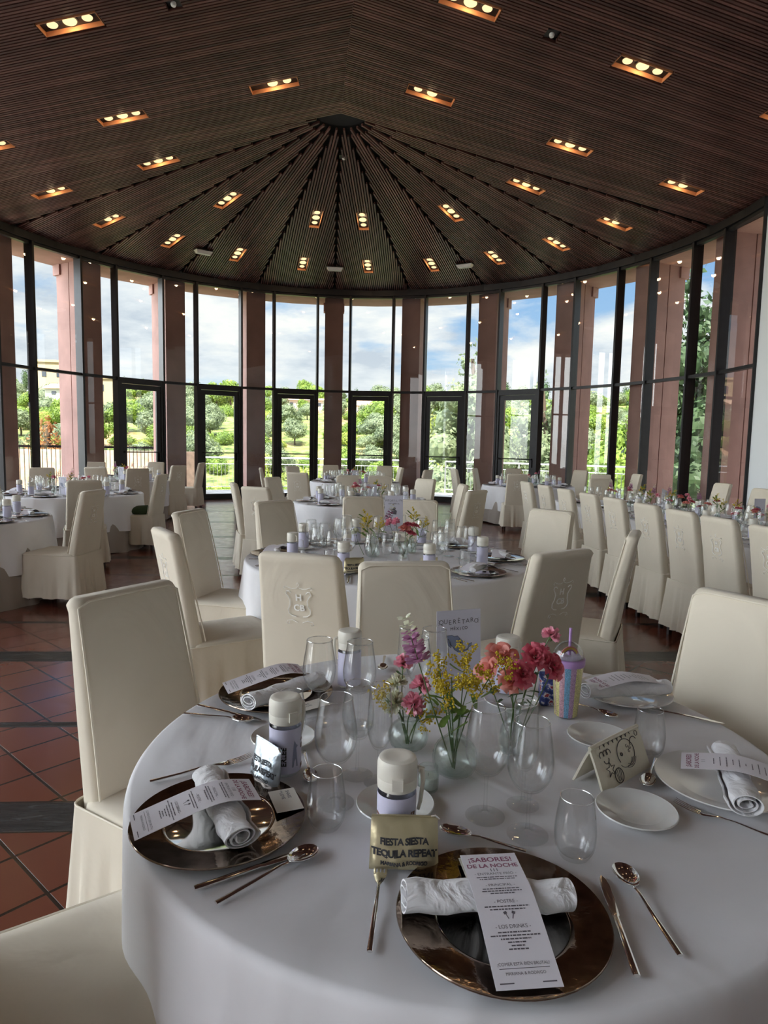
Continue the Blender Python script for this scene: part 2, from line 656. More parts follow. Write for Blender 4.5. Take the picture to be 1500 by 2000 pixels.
def slat_run(mb, o, th, s0, s1, wid=0.031, dep=0.038):
    """one slat from o + s0*u to o + s1*u, hanging below the ceiling plane, interrupted by light fittings"""
    u = dirv(th)
    vdir = Vector((u.y, -u.x))
    cuts = []
    for (p, fth, n, hl, hw) in fix:
        if abs(fth - th) > 0.02:
            continue
        rel = p - o
        if abs(rel.dot(vdir)) < hw + wid / 2:
            s = rel.dot(u)
            cuts.append((s - hl, s + hl))
    cuts.sort()
    segs = []
    a = s0
    for c0, c1 in cuts:
        if c1 < a or c0 > s1:
            continue
        if c0 > a:
            segs.append((a, c0))
        a = max(a, c1)
    if a < s1:
        segs.append((a, s1))
    oz = HA if o == C0 else None
    for a, b in segs:
        if b - a < 0.03:
            continue
        vs = []
        for s in (a, b):
            c = o + u * s
            z = HA - SLOPE * (s + (0 if oz else 0))
            for sgn in (-1, 1):
                q = c + vdir * (sgn * wid / 2)
                vs.append((q.x, q.y, z + BASEZ))
                vs.append((q.x, q.y, z + BASEZ + dep))
        mb.add(vs, [(0, 1, 3, 2), (4, 6, 7, 5), (0, 2, 6, 4), (1, 5, 7, 3), (0, 4, 5, 1), (2, 3, 7, 6)])


BASEZ = 0.0
PITCH = 0.052
ceil_root = D.objects.new('ceiling', None)
COL.objects.link(ceil_root)
tag(ceil_root, 'dark slatted timber ceiling fanning out from an apex above the glass rotunda', 'ceiling', None, 'structure')
# fan panels
for k in range(10):
    thc = R_(-88.8) + (k + 0.5) * DT
    u = dirv(thc)
    vdir = Vector((u.y, -u.x))
    mb = MB()
    nmax = int(RR * math.sin(DT / 2) / PITCH)
    for j in range(-nmax, nmax + 1):
        off = j * PITCH
        # stepped ends: slats stop in groups of two along the seam
        g = abs(j) * PITCH
        s0 = max(0.42, (g + 0.035) / math.tan(DT / 2))
        s1 = (RR - 0.02) * math.cos(math.asin(min(0.99, abs(off) / RR)))
        s1 = min(s1, RR * math.cos(DT / 2) + 0.05)
        if s1 - s0 < 0.05:
            continue
        o2 = C0 + vdir * off
        slat_run(mb, o2, thc, s0, s1)
    mb.obj('slat_panel', M_slat, ceil_root, smooth=False)
# two flat panels meeting on the ridge
for th, sgn in ((LPANEL_TH, -1), (RPANEL_TH, 1)):
    mb = MB()
    u = dirv(th)
    step = PITCH / abs(u.x * ridge_d.y - u.y * ridge_d.x)
    t = 0.02
    while t < 15.8:
        o2 = C0 + ridge_d * t
        slat_run(mb, o2, th, 0.0, 7.12)
        t += step
    mb.obj('slat_panel', M_slat, ceil_root, smooth=False)
# black board above the slats and the roof over it
mb = MB()
for dz in (0.16,):
    z = lambda s: HA - SLOPE * s + dz
    for k in range(10):
        a, b = R_(-88.8) + k * DT, R_(-88.8) + (k + 1) * DT
        pa, pb = pol(a, RR + 0.3), pol(b, RR + 0.3)
        ze = HA - SLOPE * (RR + 0.3) * math.cos(DT / 2) + dz
        mb.add([(C0.x, C0.y, HA + dz), (pa.x, pa.y, ze), (pb.x, pb.y, ze)], [(0, 1, 2)])
        mb.add([(C0.x, C0.y, HA + dz + .2), (pa.x, pa.y, ze + .2), (pb.x, pb.y, ze + .2)], [(0, 1, 2)])
    far = C0 + ridge_d * 15.9
    for th in (LPANEL_TH, RPANEL_TH):
        u = dirv(th)
        e0 = pol(R_(-88.8) if th < 0 else R_(78.6), RR + 0.3)
        e1 = far + u * 7.5
        e0b = C0 + u * 7.4
        ze = HA - SLOPE * 7.4 + dz
        for up in (0, .2):
            mb.add([(C0.x, C0.y, HA + dz + up), (far.x, far.y, HA + dz + up), (e1.x, e1.y, ze + up), (e0b.x, e0b.y, ze + up)], [(0, 1, 2, 3)])
            mb.add([(C0.x, C0.y, HA + dz + up), (e0b.x, e0b.y, ze + up), (e0.x, e0.y, ze + up)], [(0, 1, 2)])
mb.obj('backing_board', M_dark, ceil_root, smooth=False)
mb = MB()
mb.lathe([(0.001, HA + 0.14), (0.46, HA + 0.06), (0.46, HA + 0.01), (0.001, HA + 0.05)], 20, M=T(C0.x, C0.y, 0))
mb.obj('apex_hub', M_dark, ceil_root)

# ------------------------------------------------------------------ eave ring
def wall_point(s):
    return s


# plan of the glass line: bays on the circle, then straight runs along the building axis
bays = []            # (kind, p0, p1, outward, has_door)
for k in range(-5, 5):
    thc = TH0 + k * DT
    w = 0.29 * DT
    if k == -5:
        pass
    bays.append(['wide', thc - w, thc + w, k])
    bays.append(['narrow', thc + w, thc + DT - w, k])
TH_END = R_(91.5)


def seg_box(mb, p0, p1, ny0, ny1, z0, z1, mi=0, ext=0.0):
    """box between two plan points, from inner offset ny0 to outer offset ny1 (outward = right of p0->p1 turned)"""
    d = (p1 - p0)
    L = d.length
    d = d / L
    nrm = Vector((-d.y, d.x))
    mid = (p0 + p1) / 2
    if (mid - C0).dot(nrm) < 0:
        nrm = -nrm
    a, b = p0 - d * ext, p1 + d * ext
    vs = []
    for z in (z0, z1):
        for q, o in ((a, ny0), (b, ny0), (b, ny1), (a, ny1)):
            r = q + nrm * o
            vs.append((r.x, r.y, z))
    mb.add(vs, [(0, 3, 2, 1), (4, 5, 6, 7), (0, 1, 5, 4), (1, 2, 6, 5), (2, 3, 7, 6), (3, 0, 4, 7)], mi)


ring_pts = [pol(TH0 + (k / 2) * DT) for k in range(-11, 11)]
ring_pts = [p for p in ring_pts]
axd = dirv(AXIS)
LEFT0 = pol(TH0 - 5.5 * DT)
left_run = [LEFT0 + axd * (1.03 * i) for i in range(0, 14)]
mb = MB()
line = list(reversed(left_run)) + ring_pts[1:]
line = [p for p in line if not (p.x > 0 and math.atan2(p.x - C0.x, p.y - C0.y) > TH_END)]
line.append(pol(TH_END))
for a, b in zip(line[:-1], line[1:]):
    seg_box(mb, a, b, -0.06, 0.20, 5.58, 5.86, ext=0.01)
    seg_box(mb, a, b, -0.02, 0.14, 0.0, 0.05, ext=0.01)
beam = mb.obj('trim_1', M_frame, smooth=False)
tag(beam, 'black metal head and sill ring of the curved glass wall', 'trim', None, 'structure')


def mullion(mb, p, nrm, w=0.055, d0=-0.05, d1=0.17, z0=0.0, z1=5.6):
    t = Vector((nrm.y, -nrm.x))
    vs = []
    for z in (z0, z1):
        for a, b in ((-w / 2, d0), (w / 2, d0), (w / 2, d1), (-w / 2, d1)):
            q = p + t * a + nrm * b
            vs.append((q.x, q.y, z))
    mb.add(vs, [(0, 3, 2, 1), (4, 5, 6, 7), (0, 1, 5, 4), (1, 2, 6, 5), (2, 3, 7, 6), (3, 0, 4, 7)])


def frame_box(mb, p0, p1, u0, u1, n0, n1, z0, z1):
    """box in bay coordinates: u along p0->p1 in metres, n outward"""
    d = (p1 - p0).normalized()
    nrm = Vector((-d.y, d.x))
    if ((p0 + p1) / 2 - C0).dot(nrm) < 0:
        nrm = -nrm
    vs = []
    for z in (z0, z1):
        for a, b in ((u0, n0), (u1, n0), (u1, n1), (u0, n1)):
            q = p0 + d * a + nrm * b
            vs.append((q.x, q.y, z))
    mb.add(vs, [(0, 3, 2, 1), (4, 5, 6, 7), (0, 1, 5, 4), (1, 2, 6, 5), (2, 3, 7, 6), (3, 0, 4, 7)])


def glass_quad(name, p0, p1, z0, z1, parent, inset=0.02, n=0.04):
    d = (p1 - p0).normalized()
    nrm = Vector((-d.y, d.x))
    if ((p0 + p1) / 2 - C0).dot(nrm) < 0:
        nrm = -nrm
    a = p0 + d * inset + nrm * n
    b = p1 - d * inset + nrm * n
    mb = MB().add([(a.x, a.y, z0), (b.x, b.y, z0), (b.x, b.y, z1), (a.x, a.y, z1)], [(0, 1, 2, 3)])
    return mb.obj(name, M_pane, parent, smooth=False)


WN = [0]
DN = [0]


def window_bay(p0, p1, transom=True, low=True):
    WN[0] += 1
    L = (p1 - p0).length
    mb = MB()
    fr = lambda *a: frame_box(mb, p0, p1, *a)
    fr(0, 0.028, -0.05, 0.17, 0.0, 5.6)
    fr(L - 0.028, L, -0.05, 0.17, 0.0, 5.6)
    fr(0.028, L - 0.028, 0.0, 0.10, 5.52, 5.6)
    if transom:
        fr(0.028, L - 0.028, -0.01, 0.11, HT - 0.03, HT + 0.03)
    if low:
        fr(0.028, L - 0.028, 0.0, 0.10, 0.0, 0.10)
    o = mb.obj('window_%d' % WN[0], M_frame, smooth=False)
    tag(o, None, None, None, 'structure')
    glass_quad('window_pane', p0, p1, HT + 0.03, 5.52, o)
    if low:
        glass_quad('window_pane', p0, p1, 0.1, HT - 0.03, o)
    return o


def door_bay(p0, p1):
    DN[0] += 1
    L = (p1 - p0).length
    mb = MB()
    frame_box(mb, p0, p1, 0.028, 0.085, -0.03, 0.12, 0.0, HT - 0.03)
    frame_box(mb, p0, p1, L - 0.085, L - 0.028, -0.03, 0.12, 0.0, HT - 0.03)
    frame_box(mb, p0, p1, 0.085, L - 0.085, -0.03, 0.12, HT - 0.11, HT - 0.03)
    root = mb.obj('door_%d' % DN[0], M_frame, smooth=False)
    tag(root, None, None, None, 'structure')
    mb = MB()
    z1 = HT - 0.12
    frame_box(mb, p0, p1, 0.09, 0.20, 0.0, 0.06, 0.01, z1)
    frame_box(mb, p0, p1, L - 0.20, L - 0.09, 0.0, 0.06, 0.01, z1)
    frame_box(mb, p0, p1, 0.20, L - 0.20, 0.0, 0.06, z1 - 0.12, z1)
    frame_box(mb, p0, p1, 0.20, L - 0.20, 0.0, 0.06, 0.01, 0.15)
    leaf = mb.obj('door_leaf', M_frame, root, smooth=False)
    d = (p1 - p0).normalized()
    g0, g1 = p0 + d * 0.19, p1 - d * 0.19
    glass_quad('door_glass', g0, g1, 0.15, z1 - 0.12, leaf, 0, 0.03)
    nrm = Vector((-d.y, d.x))
    if ((p0 + p1) / 2 - C0).dot(nrm) < 0:
        nrm = -nrm
    mb = MB()
    a = p0 + d * 0.13 - nrm * 0.07
    b = p1 - d * 0.13 - nrm * 0.07
    mb.tube([(a.x, a.y, 1.24), (b.x, b.y, 1.24)], 0.014, 8)
    for q in (a, b):
        q2 = q + nrm * 0.07
        mb.tube([(q.x, q.y, 1.24), (q2.x, q2.y, 1.24)], 0.02, 8)
    mb.obj('push_bar', M_frame, leaf)
    mb = MB()
    q = p1 - d * 0.13 - nrm * 0.02
    mb.box(-0.02, 0.02, -0.03, 0.02, -0.09, 0.09, M=T(q.x, q.y, 1.12) @ RZ(math.atan2(d.y, d.x)))
    mb.obj('door_lock', M_frame, leaf, smooth=False)
    return root


for k in range(-5, 6):
    thc = TH0 + k * DT
    wv = 0.285 * DT
    a, b = pol(thc - wv), pol(thc + wv)
    if thc + wv <= TH_END + 0.04:
        if -3 <= k <= 2:
            window_bay(a, b, True, False)
            door_bay(a, b)
        else:
            window_bay(a, b)
    if k < 5:
        c = pol(thc + DT - wv)
        if thc + DT - wv < TH_END:
            window_bay(b, c)
    if k == -5:
        window_bay(pol(thc - 0.5 * DT), a)
for i in range(0, 12, 2):
    window_bay(left_run[i + 1], left_run[i])
    window_bay(left_run[i + 2] if i + 2 < len(left_run) else left_run[i + 1] + axd, left_run[i + 1])

# ------------------------------------------------------------------ concrete columns and outer ring beam
def column(p, th):
    u = dirv(th)
    t = Vector((u.y, -u.x))
    mb = MB()

    def bx(n0, n1, w, z0, z1):
        vs = []
        for z in (z0, z1):
            for a, b in ((-w, n0), (w, n0), (w, n1), (-w, n1)):
                q = p + t * a + u * b
                vs.append((q.x, q.y, z))
        mb.add(vs, [(0, 3, 2, 1), (4, 5, 6, 7), (0, 1, 5, 4), (1, 2, 6, 5), (2, 3, 7, 6), (3, 0, 4, 7)])
    bx(0.30, 0.76, 0.255, -0.1, 5.62)
    bx(0.785, 1.30, 0.255, -0.1, 5.62)
    bx(0.32, 1.28, 0.235, -0.1, 5.6)
    bx(1.10, 1.37, 0.30, 5.36, 5.62)
    o = mb.obj('column', M_concrete, smooth=False)
    tag(o, None, None, None, 'structure')


for k in range(-6, 6):
    th = TH0 + (k + 0.5) * DT
    if R_(-101) < th < R_(112):
        column(pol(th), th)
for i in (2, 4, 6, 8, 10, 12):
    column(left_run[i] if i < len(left_run) else left_run[-1], AXIS + PI / 2)
mb = MB()
hr = [pol(TH0 + (k / 2) * DT, RR) for k in range(-12, 13)]
cs_ = [[((p.x - C0.x) * q + C0.x, (p.y - C0.y) * q + C0.y, z) for q, z in ((1 + .26 / RR, 5.60), (1 + 1.42 / RR, 5.60), (1 + 1.42 / RR, 6.25), (1 + .26 / RR, 6.25))] for p in hr]
mb.rings(cs_)
lr2 = [left_run[0], left_run[-1]]
seg_box(mb, left_run[0], left_run[-1], 0.26, 1.42, 5.60, 6.25)
o = mb.obj('trim_2', M_concrete, smooth=False)
tag(o, 'pink concrete ring beam carried by the columns outside the glass', 'beam', None, 'structure')

# ------------------------------------------------------------------ right wall and back wall
pe = pol(TH_END)
mb = MB()
wl = pe + axd * 15.0
seg_box(mb, pe, wl, 0.0, 0.25, 0.0, 6.2)
o = mb.obj('wall_right', M_white_wall, smooth=False)
tag(o, 'white plastered side wall', 'wall', None, 'structure')
bl = LEFT0 + axd * 15.2
mb = MB()
# unseen back wall, closed solid to block light from behind the camera
d = (wl - bl).normalized()
Lb = (wl - bl).length
nb = Vector((d.y, -d.x))
def back(u0, u1, z0, z1):
    a, b = bl + d * u0, bl + d * u1
    vs = []
    for z in (z0, z1):
        for q in (a, b, b + nb * 0.25, a + nb * 0.25):
            vs.append((q.x, q.y, z))
    mb.add(vs, [(0, 3, 2, 1), (4, 5, 6, 7), (0, 1, 5, 4), (1, 2, 6, 5), (2, 3, 7, 6), (3, 0, 4, 7)])
nbay = 6
for i in range(nbay + 1):
    u = i * (Lb - 0.4) / nbay
    back(u, u + 0.4, 0, 6.9)
back(0.0, Lb, 0.0, 7.0)
o = mb.obj('wall_back', M_white_wall, smooth=False)
tag(o, 'unseen solid white back wall blocking light from behind', 'wall', None, 'structure')

# ------------------------------------------------------------------ floor
def floor_mat():
    m, nt = mat('terracotta tiles with slate bands')
    tcn = nt.n('ShaderNodeTexCoord')
    mp = nt.n('ShaderNodeMapping', {'Vector': tcn.outputs['Object'], 'Rotation': (0, 0, R_(-3.6))})
    sp = nt.n('ShaderNodeSeparateXYZ', {0: mp.outputs[0]})
    u, v = sp.outputs[0], sp.outputs[1]
    # bands across the hall
    vv = nt.math('SUBTRACT', v, 2.585)
    per = 2.02
    mw = nt.math('SUBTRACT', nt.math('FLOORED_MODULO', nt.math('ADD', vv, per / 2), per), per / 2)
    aw = nt.math('ABSOLUTE', mw)
    mt = nt.math('SUBTRACT', nt.math('FLOORED_MODULO', nt.math('ADD', nt.math('SUBTRACT', vv, 0.88), per / 2), per), per / 2)
    at = nt.math('ABSOLUTE', mt)
    wide = nt.math('LESS_THAN', aw, 0.105)
    thin = nt.math('LESS_THAN', at, 0.026)
    band = nt.math('MAXIMUM', wide, thin)
    bj = nt.math('MAXIMUM', nt.math('LESS_THAN', nt.math('ABSOLUTE', nt.math('SUBTRACT', aw, 0.108)), 0.006),
                 nt.math('LESS_THAN', nt.math('ABSOLUTE', nt.math('SUBTRACT', at, 0.029)), 0.005))
    # diagonal square tiles
    mp2 = nt.n('ShaderNodeMapping', {'Vector': tcn.outputs['Object'], 'Rotation': (0, 0, R_(-49.0)), 'Location': (0.03, 0.13, 0)})
    br = nt.n('ShaderNodeTexBrick', {'Vector': mp2.outputs[0], 'Color1': (0.0, 0, 0, 1), 'Color2': (1, 1, 1, 1), 'Mortar': (0.5, 0.5, 0.5, 1), 'Scale': 1.0,
                                     'Mortar Size': 0.007, 'Mortar Smooth': 0.15, 'Bias': 0.0, 'Brick Width': 0.288, 'Row Height': 0.288}, offset=0.0, squash=1.0)
    joint = br.outputs['Fac']
    nz = nt.n('ShaderNodeTexNoise', {'Vector': tcn.outputs['Object'], 'Scale': 7.0, 'Detail': 6.0, 'Roughness': 0.65})
    nzl = nt.n('ShaderNodeTexNoise', {'Vector': tcn.outputs['Object'], 'Scale': 0.8, 'Detail': 3.0})
    tile = nt.ramp(br.outputs[0], [(0.0, (0.155, 0.050, 0.031)), (0.5, (0.195, 0.063, 0.037)), (1.0, (0.145, 0.048, 0.034))])
    tile = nt.mix(nt.math('MULTIPLY', nz.outputs[0], 0.30), tile, (0.14, 0.045, 0.030))
    tile = nt.mix(nt.math('MULTIPLY', nzl.outputs[0], 0.3), tile, (0.22, 0.085, 0.065))
    mps = nt.n('ShaderNodeMapping', {'Vector': mp.outputs[0], 'Scale': (3.0, 16.0, 1.0)})
    sl = nt.n('ShaderNodeTexNoise', {'Vector': mps.outputs[0], 'Scale': 1.6, 'Detail': 9.0, 'Roughness': 0.75, 'Distortion': 1.6})
    slate = nt.ramp(sl.outputs[0], [(0.40, (0.012, 0.014, 0.015)), (0.56, (0.030, 0.034, 0.034)), (0.72, (0.12, 0.13, 0.13))])
    col = nt.mix(joint, tile, (0.030, 0.020, 0.016))
    col = nt.mix(band, col, slate)
    col = nt.mix(bj, col, (0.03, 0.022, 0.018))
    hj = nt.math('SUBTRACT', 1.0, nt.math('MAXIMUM', nt.math('MULTIPLY', joint, nt.math('SUBTRACT', 1.0, band)), bj))
    hgt = nt.math('ADD', hj, nt.math('MULTIPLY', nz.outputs[0], 0.10))
    hgt = nt.math('ADD', hgt, nt.math('MULTIPLY', nt.math('MULTIPLY', sl.outputs[0], band), 1.6))
    bp = nt.n('ShaderNodeBump', {'Height': hgt, 'Strength': 0.45, 'Distance': 0.004})
    rg = nt.ramp(nz.outputs[0], [(0.3, 0.14), (0.7, 0.27)])
    p = princ(nt, col, rg, 0.0, bp.outputs[0], Specular_IOR_Level=0.65)
    finish(nt, p.outputs[0])
    return m


M_floor = floor_mat()
mb = MB()
outline = [(p.x, p.y) for p in line]
outline += [(wl.x, wl.y), (bl.x, bl.y)]
mb.prism([(x, y) for x, y in outline], -0.12, 0.0)
o = mb.obj('floor', M_floor, smooth=False)
tag(o, 'terracotta tile floor laid diagonally between dark slate bands', 'floor', None, 'structure')

# ------------------------------------------------------------------ terrace outside
def deck_mat():
    m, nt = mat('pale stone terrace slabs')
    tcn = nt.n('ShaderNodeTexCoord')
    mp = nt.n('ShaderNodeMapping', {'Vector': tcn.outputs['Object'], 'Rotation': (0, 0, R_(40))})
    br = nt.n('ShaderNodeTexBrick', {'Vector': mp.outputs[0], 'Color1': (0.40, 0.38, 0.36, 1), 'Color2': (0.56, 0.54, 0.52, 1), 'Mortar': (0.16, 0.15, 0.14, 1),
                                     'Scale': 1.0, 'Mortar Size': 0.012, 'Brick Width': 0.45, 'Row Height': 0.3})
    nz = nt.n('ShaderNodeTexNoise', {'Vector': tcn.outputs['Object'], 'Scale': 3.0, 'Detail': 5.0})
    col = nt.mix(nt.math('MULTIPLY', nz.outputs[0], 0.35), br.outputs[0], (0.30, 0.28, 0.27))
    finish(nt, princ(nt, col, 0.55).outputs[0])
    return m


mb = MB()
deck = [(C0.x + 12.6 * math.sin(R_(a)), C0.y + 12.6 * math.cos(R_(a))) for a in range(-110, 111, 4)]
deck += [(14, -8), (-14, -8)]
mb.prism(deck, -0.6, -0.13)
o = mb.obj('terrace', deck_mat(), smooth=False)
tag(o, 'pale stone terrace outside the glass doors', 'terrace', None, 'structure')


def railing(a0, a1, r, label):
    root = thing('terrace_railing', label, 'railing', (0, 0, 0))
    pts = [pol(R_(a), r) for a in range(a0, a1 + 1, 2)]
    mb = MB()
    mb.tube([(p.x, p.y, 1.0) for p in pts], 0.032, 6)
    mb.tube([(p.x, p.y, 0.78) for p in pts], 0.014, 5)
    mb.tube([(p.x, p.y, 0.0) for p in pts], 0.014, 5)
    mb.obj('handrail', M_steel, root)
    mb = MB()
    n = int(r * R_(a1 - a0) / 0.13)
    for i in range(n + 1):
        p = pol(R_(a0) + R_(a1 - a0) * i / n, r)
        mb.box(-0.006, 0.006, -0.006, 0.006, 0.0, 0.78, M=T(p.x, p.y, 0))
    mb.obj('balusters', M_steel, root, smooth=False)
    for a in range(a0, a1 + 1, 6):
        p = pol(R_(a), r)
        mb = MB()
        mb.box(-0.025, 0.025, -0.025, 0.025, -0.13, 1.0, M=T(p.x, p.y, 0))
        mb.obj('post', M_steel, root, smooth=False)
    return root


railing(-38, 12, 12.4, 'steel terrace railing seen through the left and middle doors')
railing(14, 68, 12.4, 'steel terrace railing seen through the doors on the right')

# ------------------------------------------------------------------ landscape
def terrain_h(x, y):
    d = math.hypot(x, y)
    az = math.atan2(x, y)
    xs = [0, 23, 26, 34, 45, 70, 100, 130, 170, 260, 600]
    zs = [-0.6, -0.7, -1.8, -3.0, -2.4, 1.6, 5.4, 9.0, 11.6, 13.5, 14.0]
    h = zs[-1]
    for i in range(len(xs) - 1):
        if d <= xs[i + 1]:
            t = (d - xs[i]) / (xs[i + 1] - xs[i])
            h = zs[i] + (zs[i + 1] - zs[i]) * t
            break
    k = min(1, max(0, (d - 40) / 60))
    h += k * (1.6 * noise.noise(Vector((x * 0.02, y * 0.02, 0.3))) + 0.8 * noise.noise(Vector((x * 0.06, y * 0.06, 2.3))))
    h += k * 1.2 * (math.cos((az + 0.05) * 3.0) - 0.4)
    return h


def hill_mat():
    m, nt = mat('grassy hillside')
    tcn = nt.n('ShaderNodeTexCoord')
    n0 = nt.n('ShaderNodeTexNoise', {'Vector': tcn.outputs['Object'], 'Scale': 0.06, 'Detail': 5.0, 'Roughness': 0.6})
    n1_ = nt.n('ShaderNodeTexNoise', {'Vector': tcn.outputs['Object'], 'Scale': 0.9, 'Detail': 7.0, 'Roughness': 0.7})
    g = nt.ramp(n1_.outputs[0], [(0.38, (0.05, 0.085, 0.02)), (0.50, (0.17, 0.22, 0.055)), (0.60, (0.36, 0.37, 0.13))])
    col = nt.mix(nt.ramp(n0.outputs[0], [(0.52, 0.0), (0.60, 0.9)]), g, (0.40, 0.24, 0.13))
    bp = nt.n('ShaderNodeBump', {'Height': n1_.outputs[0], 'Strength': 0.8, 'Distance': 0.4})
    finish(nt, princ(nt, col, 0.95, 0, bp.outputs[0]).outputs[0])
    return m


mb = MB()
radii = [20, 23.5, 26, 30, 36, 45, 56, 70, 85, 100, 115, 130, 150, 175, 210, 260, 340, 600]
na = 90
vs, fs = [], []
for r in radii:
    for i in range(na + 1):
        az = R_(-75 + 150 * i / na)
        x, y = r * math.sin(az), r * math.cos(az)
        vs.append((x, y, terrain_h(x, y)))
for j in range(len(radii) - 1):
    for i in range(na):
        a = j * (na + 1) + i
        fs.append((a, a + 1, a + na + 2, a + na + 1))
mb.add(vs, fs)
o = mb.obj('hillside', hill_mat(), angle=180)
tag(o, 'sunny green hillside with patches of ochre soil', 'hill', None, 'structure')

FOL = [leafy('bright green foliage', (0.07, 0.14, 0.02), (0.30, 0.42, 0.06), 0.7),
       leafy('grey green olive foliage', (0.09, 0.13, 0.07), (0.30, 0.36, 0.20), 0.9),
       leafy('dark pine foliage', (0.012, 0.035, 0.014), (0.07, 0.13, 0.045), 1.2, 0.15),
       leafy('yellow green scrub foliage', (0.16, 0.22, 0.03), (0.46, 0.52, 0.10), 0.8),
       leafy('russet foliage', (0.14, 0.05, 0.02), (0.45, 0.20, 0.06), 1.5, 0.3)]
M_bark = simple('tree bark', (0.10, 0.07, 0.05), 0.9, bump=0.3, bscale=12)


def crown_mb(rng, blobs, nleaf, size):
    mb = MB()
    for (cx, cy, cz, rx, ry, rz) in blobs:
        k = int(nleaf * rx * ry)
        for _ in range(k):
            v = Vector((rng.gauss(0, 1), rng.gauss(0, 1), rng.gauss(0, 1))).normalized()
            rad = 0.72 + 0.38 * rng.random() ** 0.7
            p = Vector((cx + v.x * rx * rad, cy + v.y * ry * rad, cz + v.z * rz * rad))
            n = (v + Vector((rng.uniform(-.7, .7), rng.uniform(-.7, .7), rng.uniform(-.7, .7)))).normalized()
            a = n.orthogonal().normalized()
            b = n.cross(a)
            s = size * rng.uniform(0.6, 1.3)
            ph = rng.uniform(0, PI)
            a2 = a * math.cos(ph) + b * math.sin(ph)
            b2 = n.cross(a2)
            mb.add([p - a2 * s, p - b2 * s * .55, p + a2 * s, p + b2 * s * .55], [(0, 1, 2, 3)])
        # dense core
        bm = bmesh.new()
        bmesh.ops.create_icosphere(bm, subdivisions=2, radius=1)
        kq = .74 if rx > .55 else .35
        mb.add([(cx + v.co.x * rx * kq, cy + v.co.y * ry * kq, cz + v.co.z * rz * kq) for v in bm.verts], [tuple(q.index for q in f.verts) for f in bm.faces])
        bm.free()
    return mb


def make_tree(name, label, cat, blobs, nleaf, size, m, trunk=None, group=None, seed=1):
    rng = random.Random(seed)
    root = thing(name, label, cat, (0, 0, 0), group=group)
    crown_mb(rng, blobs, nleaf, size).obj('foliage', m, root, smooth=False)
    if trunk:
        h, r = trunk
        mb = MB()
        mb.tube([(0, 0, -0.6), (0.05 * h, 0, h * .5), (0, 0.03 * h, h)], [r, r * .8, r * .5], 7)
        mb.obj('trunk', M_bark, root)
    return root


B1 = [(0, 0, 1.3, 1.7, 1.7, 1.2), (1.2, .4, 1.0, 1.1, 1.1, .9), (-1.1, -.3, .9, 1.2, 1.1, .9)]
B2 = [(0, 0, 3.2, 2.0, 2.0, 1.6), (1.3, .5, 2.6, 1.3, 1.3, 1.1), (-1.3, .2, 2.4, 1.3, 1.2, 1.1), (0.2, -.6, 4.2, 1.1, 1.1, 1.0)]
BC = [(0, 0, 3.0, .8, .8, 3.2)]
protos = [make_tree('green_bush', 'leafy green bush on the hillside beyond the terrace', 'bush', B1, 260, .17, FOL[0], None, 'bushes on the hillside', 1),
          make_tree('olive_tree', 'grey-green rounded tree on the hillside beyond the terrace', 'tree', B2, 210, .17, FOL[1], (2.2, .16), 'olive trees on the hillside', 2),
          make_tree('scrub_bush', 'yellow-green scrub bush on the hillside beyond the terrace', 'bush', B1, 260, .15, FOL[3], None, 'scrub bushes on the hillside', 3),
          make_tree('cypress_tree', 'slim dark tree on the skyline of the hill', 'tree', BC, 420, .2, FOL[2], (1.0, .14), 'dark trees on the skyline', 4),
          make_tree('leafy_tree', 'tall bright green tree on the hillside beyond the terrace', 'tree', B2, 220, .19, FOL[0], (2.2, .18), 'bright green trees on the hillside', 5)]
rng = random.Random(11)
PLACED = []
for _ in range(1150):
    az = R_(rng.uniform(-38, 36))
    d = 27 + 118 * rng.random() ** 1.25
    if R_(-8.5) < az < R_(-4.2) and 55 < d < 115 and rng.random() < 0.85:
        continue
    if R_(-4.0) < az < R_(0.5) and 90 < d < 140:
        continue
    x, y = d * math.sin(az), d * math.cos(az)
    need = 0.7 + d / 85
    if any((x - a_) ** 2 + (y - b_) ** 2 < need * need for a_, b_ in PLACED):
        continue
    PLACED.append((x, y))
    q = rng.random()
    pr = protos[0] if q < .34 else protos[1] if q < .60 else protos[2] if q < .84 else protos[4]
    z = terrain_h(x, y)
    sc = rng.uniform(.45, .8) * (0.6 + d / 200)
    if d < 45:
        sc *= .7
    o = put(pr, (x, y, z - 0.2), rng.uniform(0, 6.28))
    o.scale = (sc * rng.uniform(.9, 1.3), sc, sc * rng.uniform(.75, 1.05))
for _ in range(46):
    az = R_(rng.uniform(-34, 34))
    if rng.random() < .45:
        az = R_(rng.uniform(12, 24))
    d = rng.uniform(135, 165)
    x, y = d * math.sin(az), d * math.cos(az)
    o = put(protos[3], (x, y, terrain_h(x, y) - .4), rng.uniform(0, 6))
    sc = rng.uniform(.45, .95)
    o.scale = (sc * 1.3, sc * 1.3, sc)


# large trees close to the terrace on the right
def conifer(name, label, h, r, m, seed, cat='tree', n=9, leaf=.11, dens=300):
    rng = random.Random(seed)
    blobs = []
    for i in range(n):
        t = i / (n - 1)
        rr = r * (1 - t) ** .75 + .16
        for _ in range(4 if t < .7 else 2):
            a = rng.uniform(0, 2 * PI)
            blobs.append((rr * .62 * math.cos(a), rr * .62 * math.sin(a), h * (.14 + .84 * t) + rng.uniform(-.3, .3), rr * .55, rr * .55, rr * .42 + .25))
    return make_tree(name, label, cat, blobs, dens, leaf, m, (h * .9, .18), None, seed)


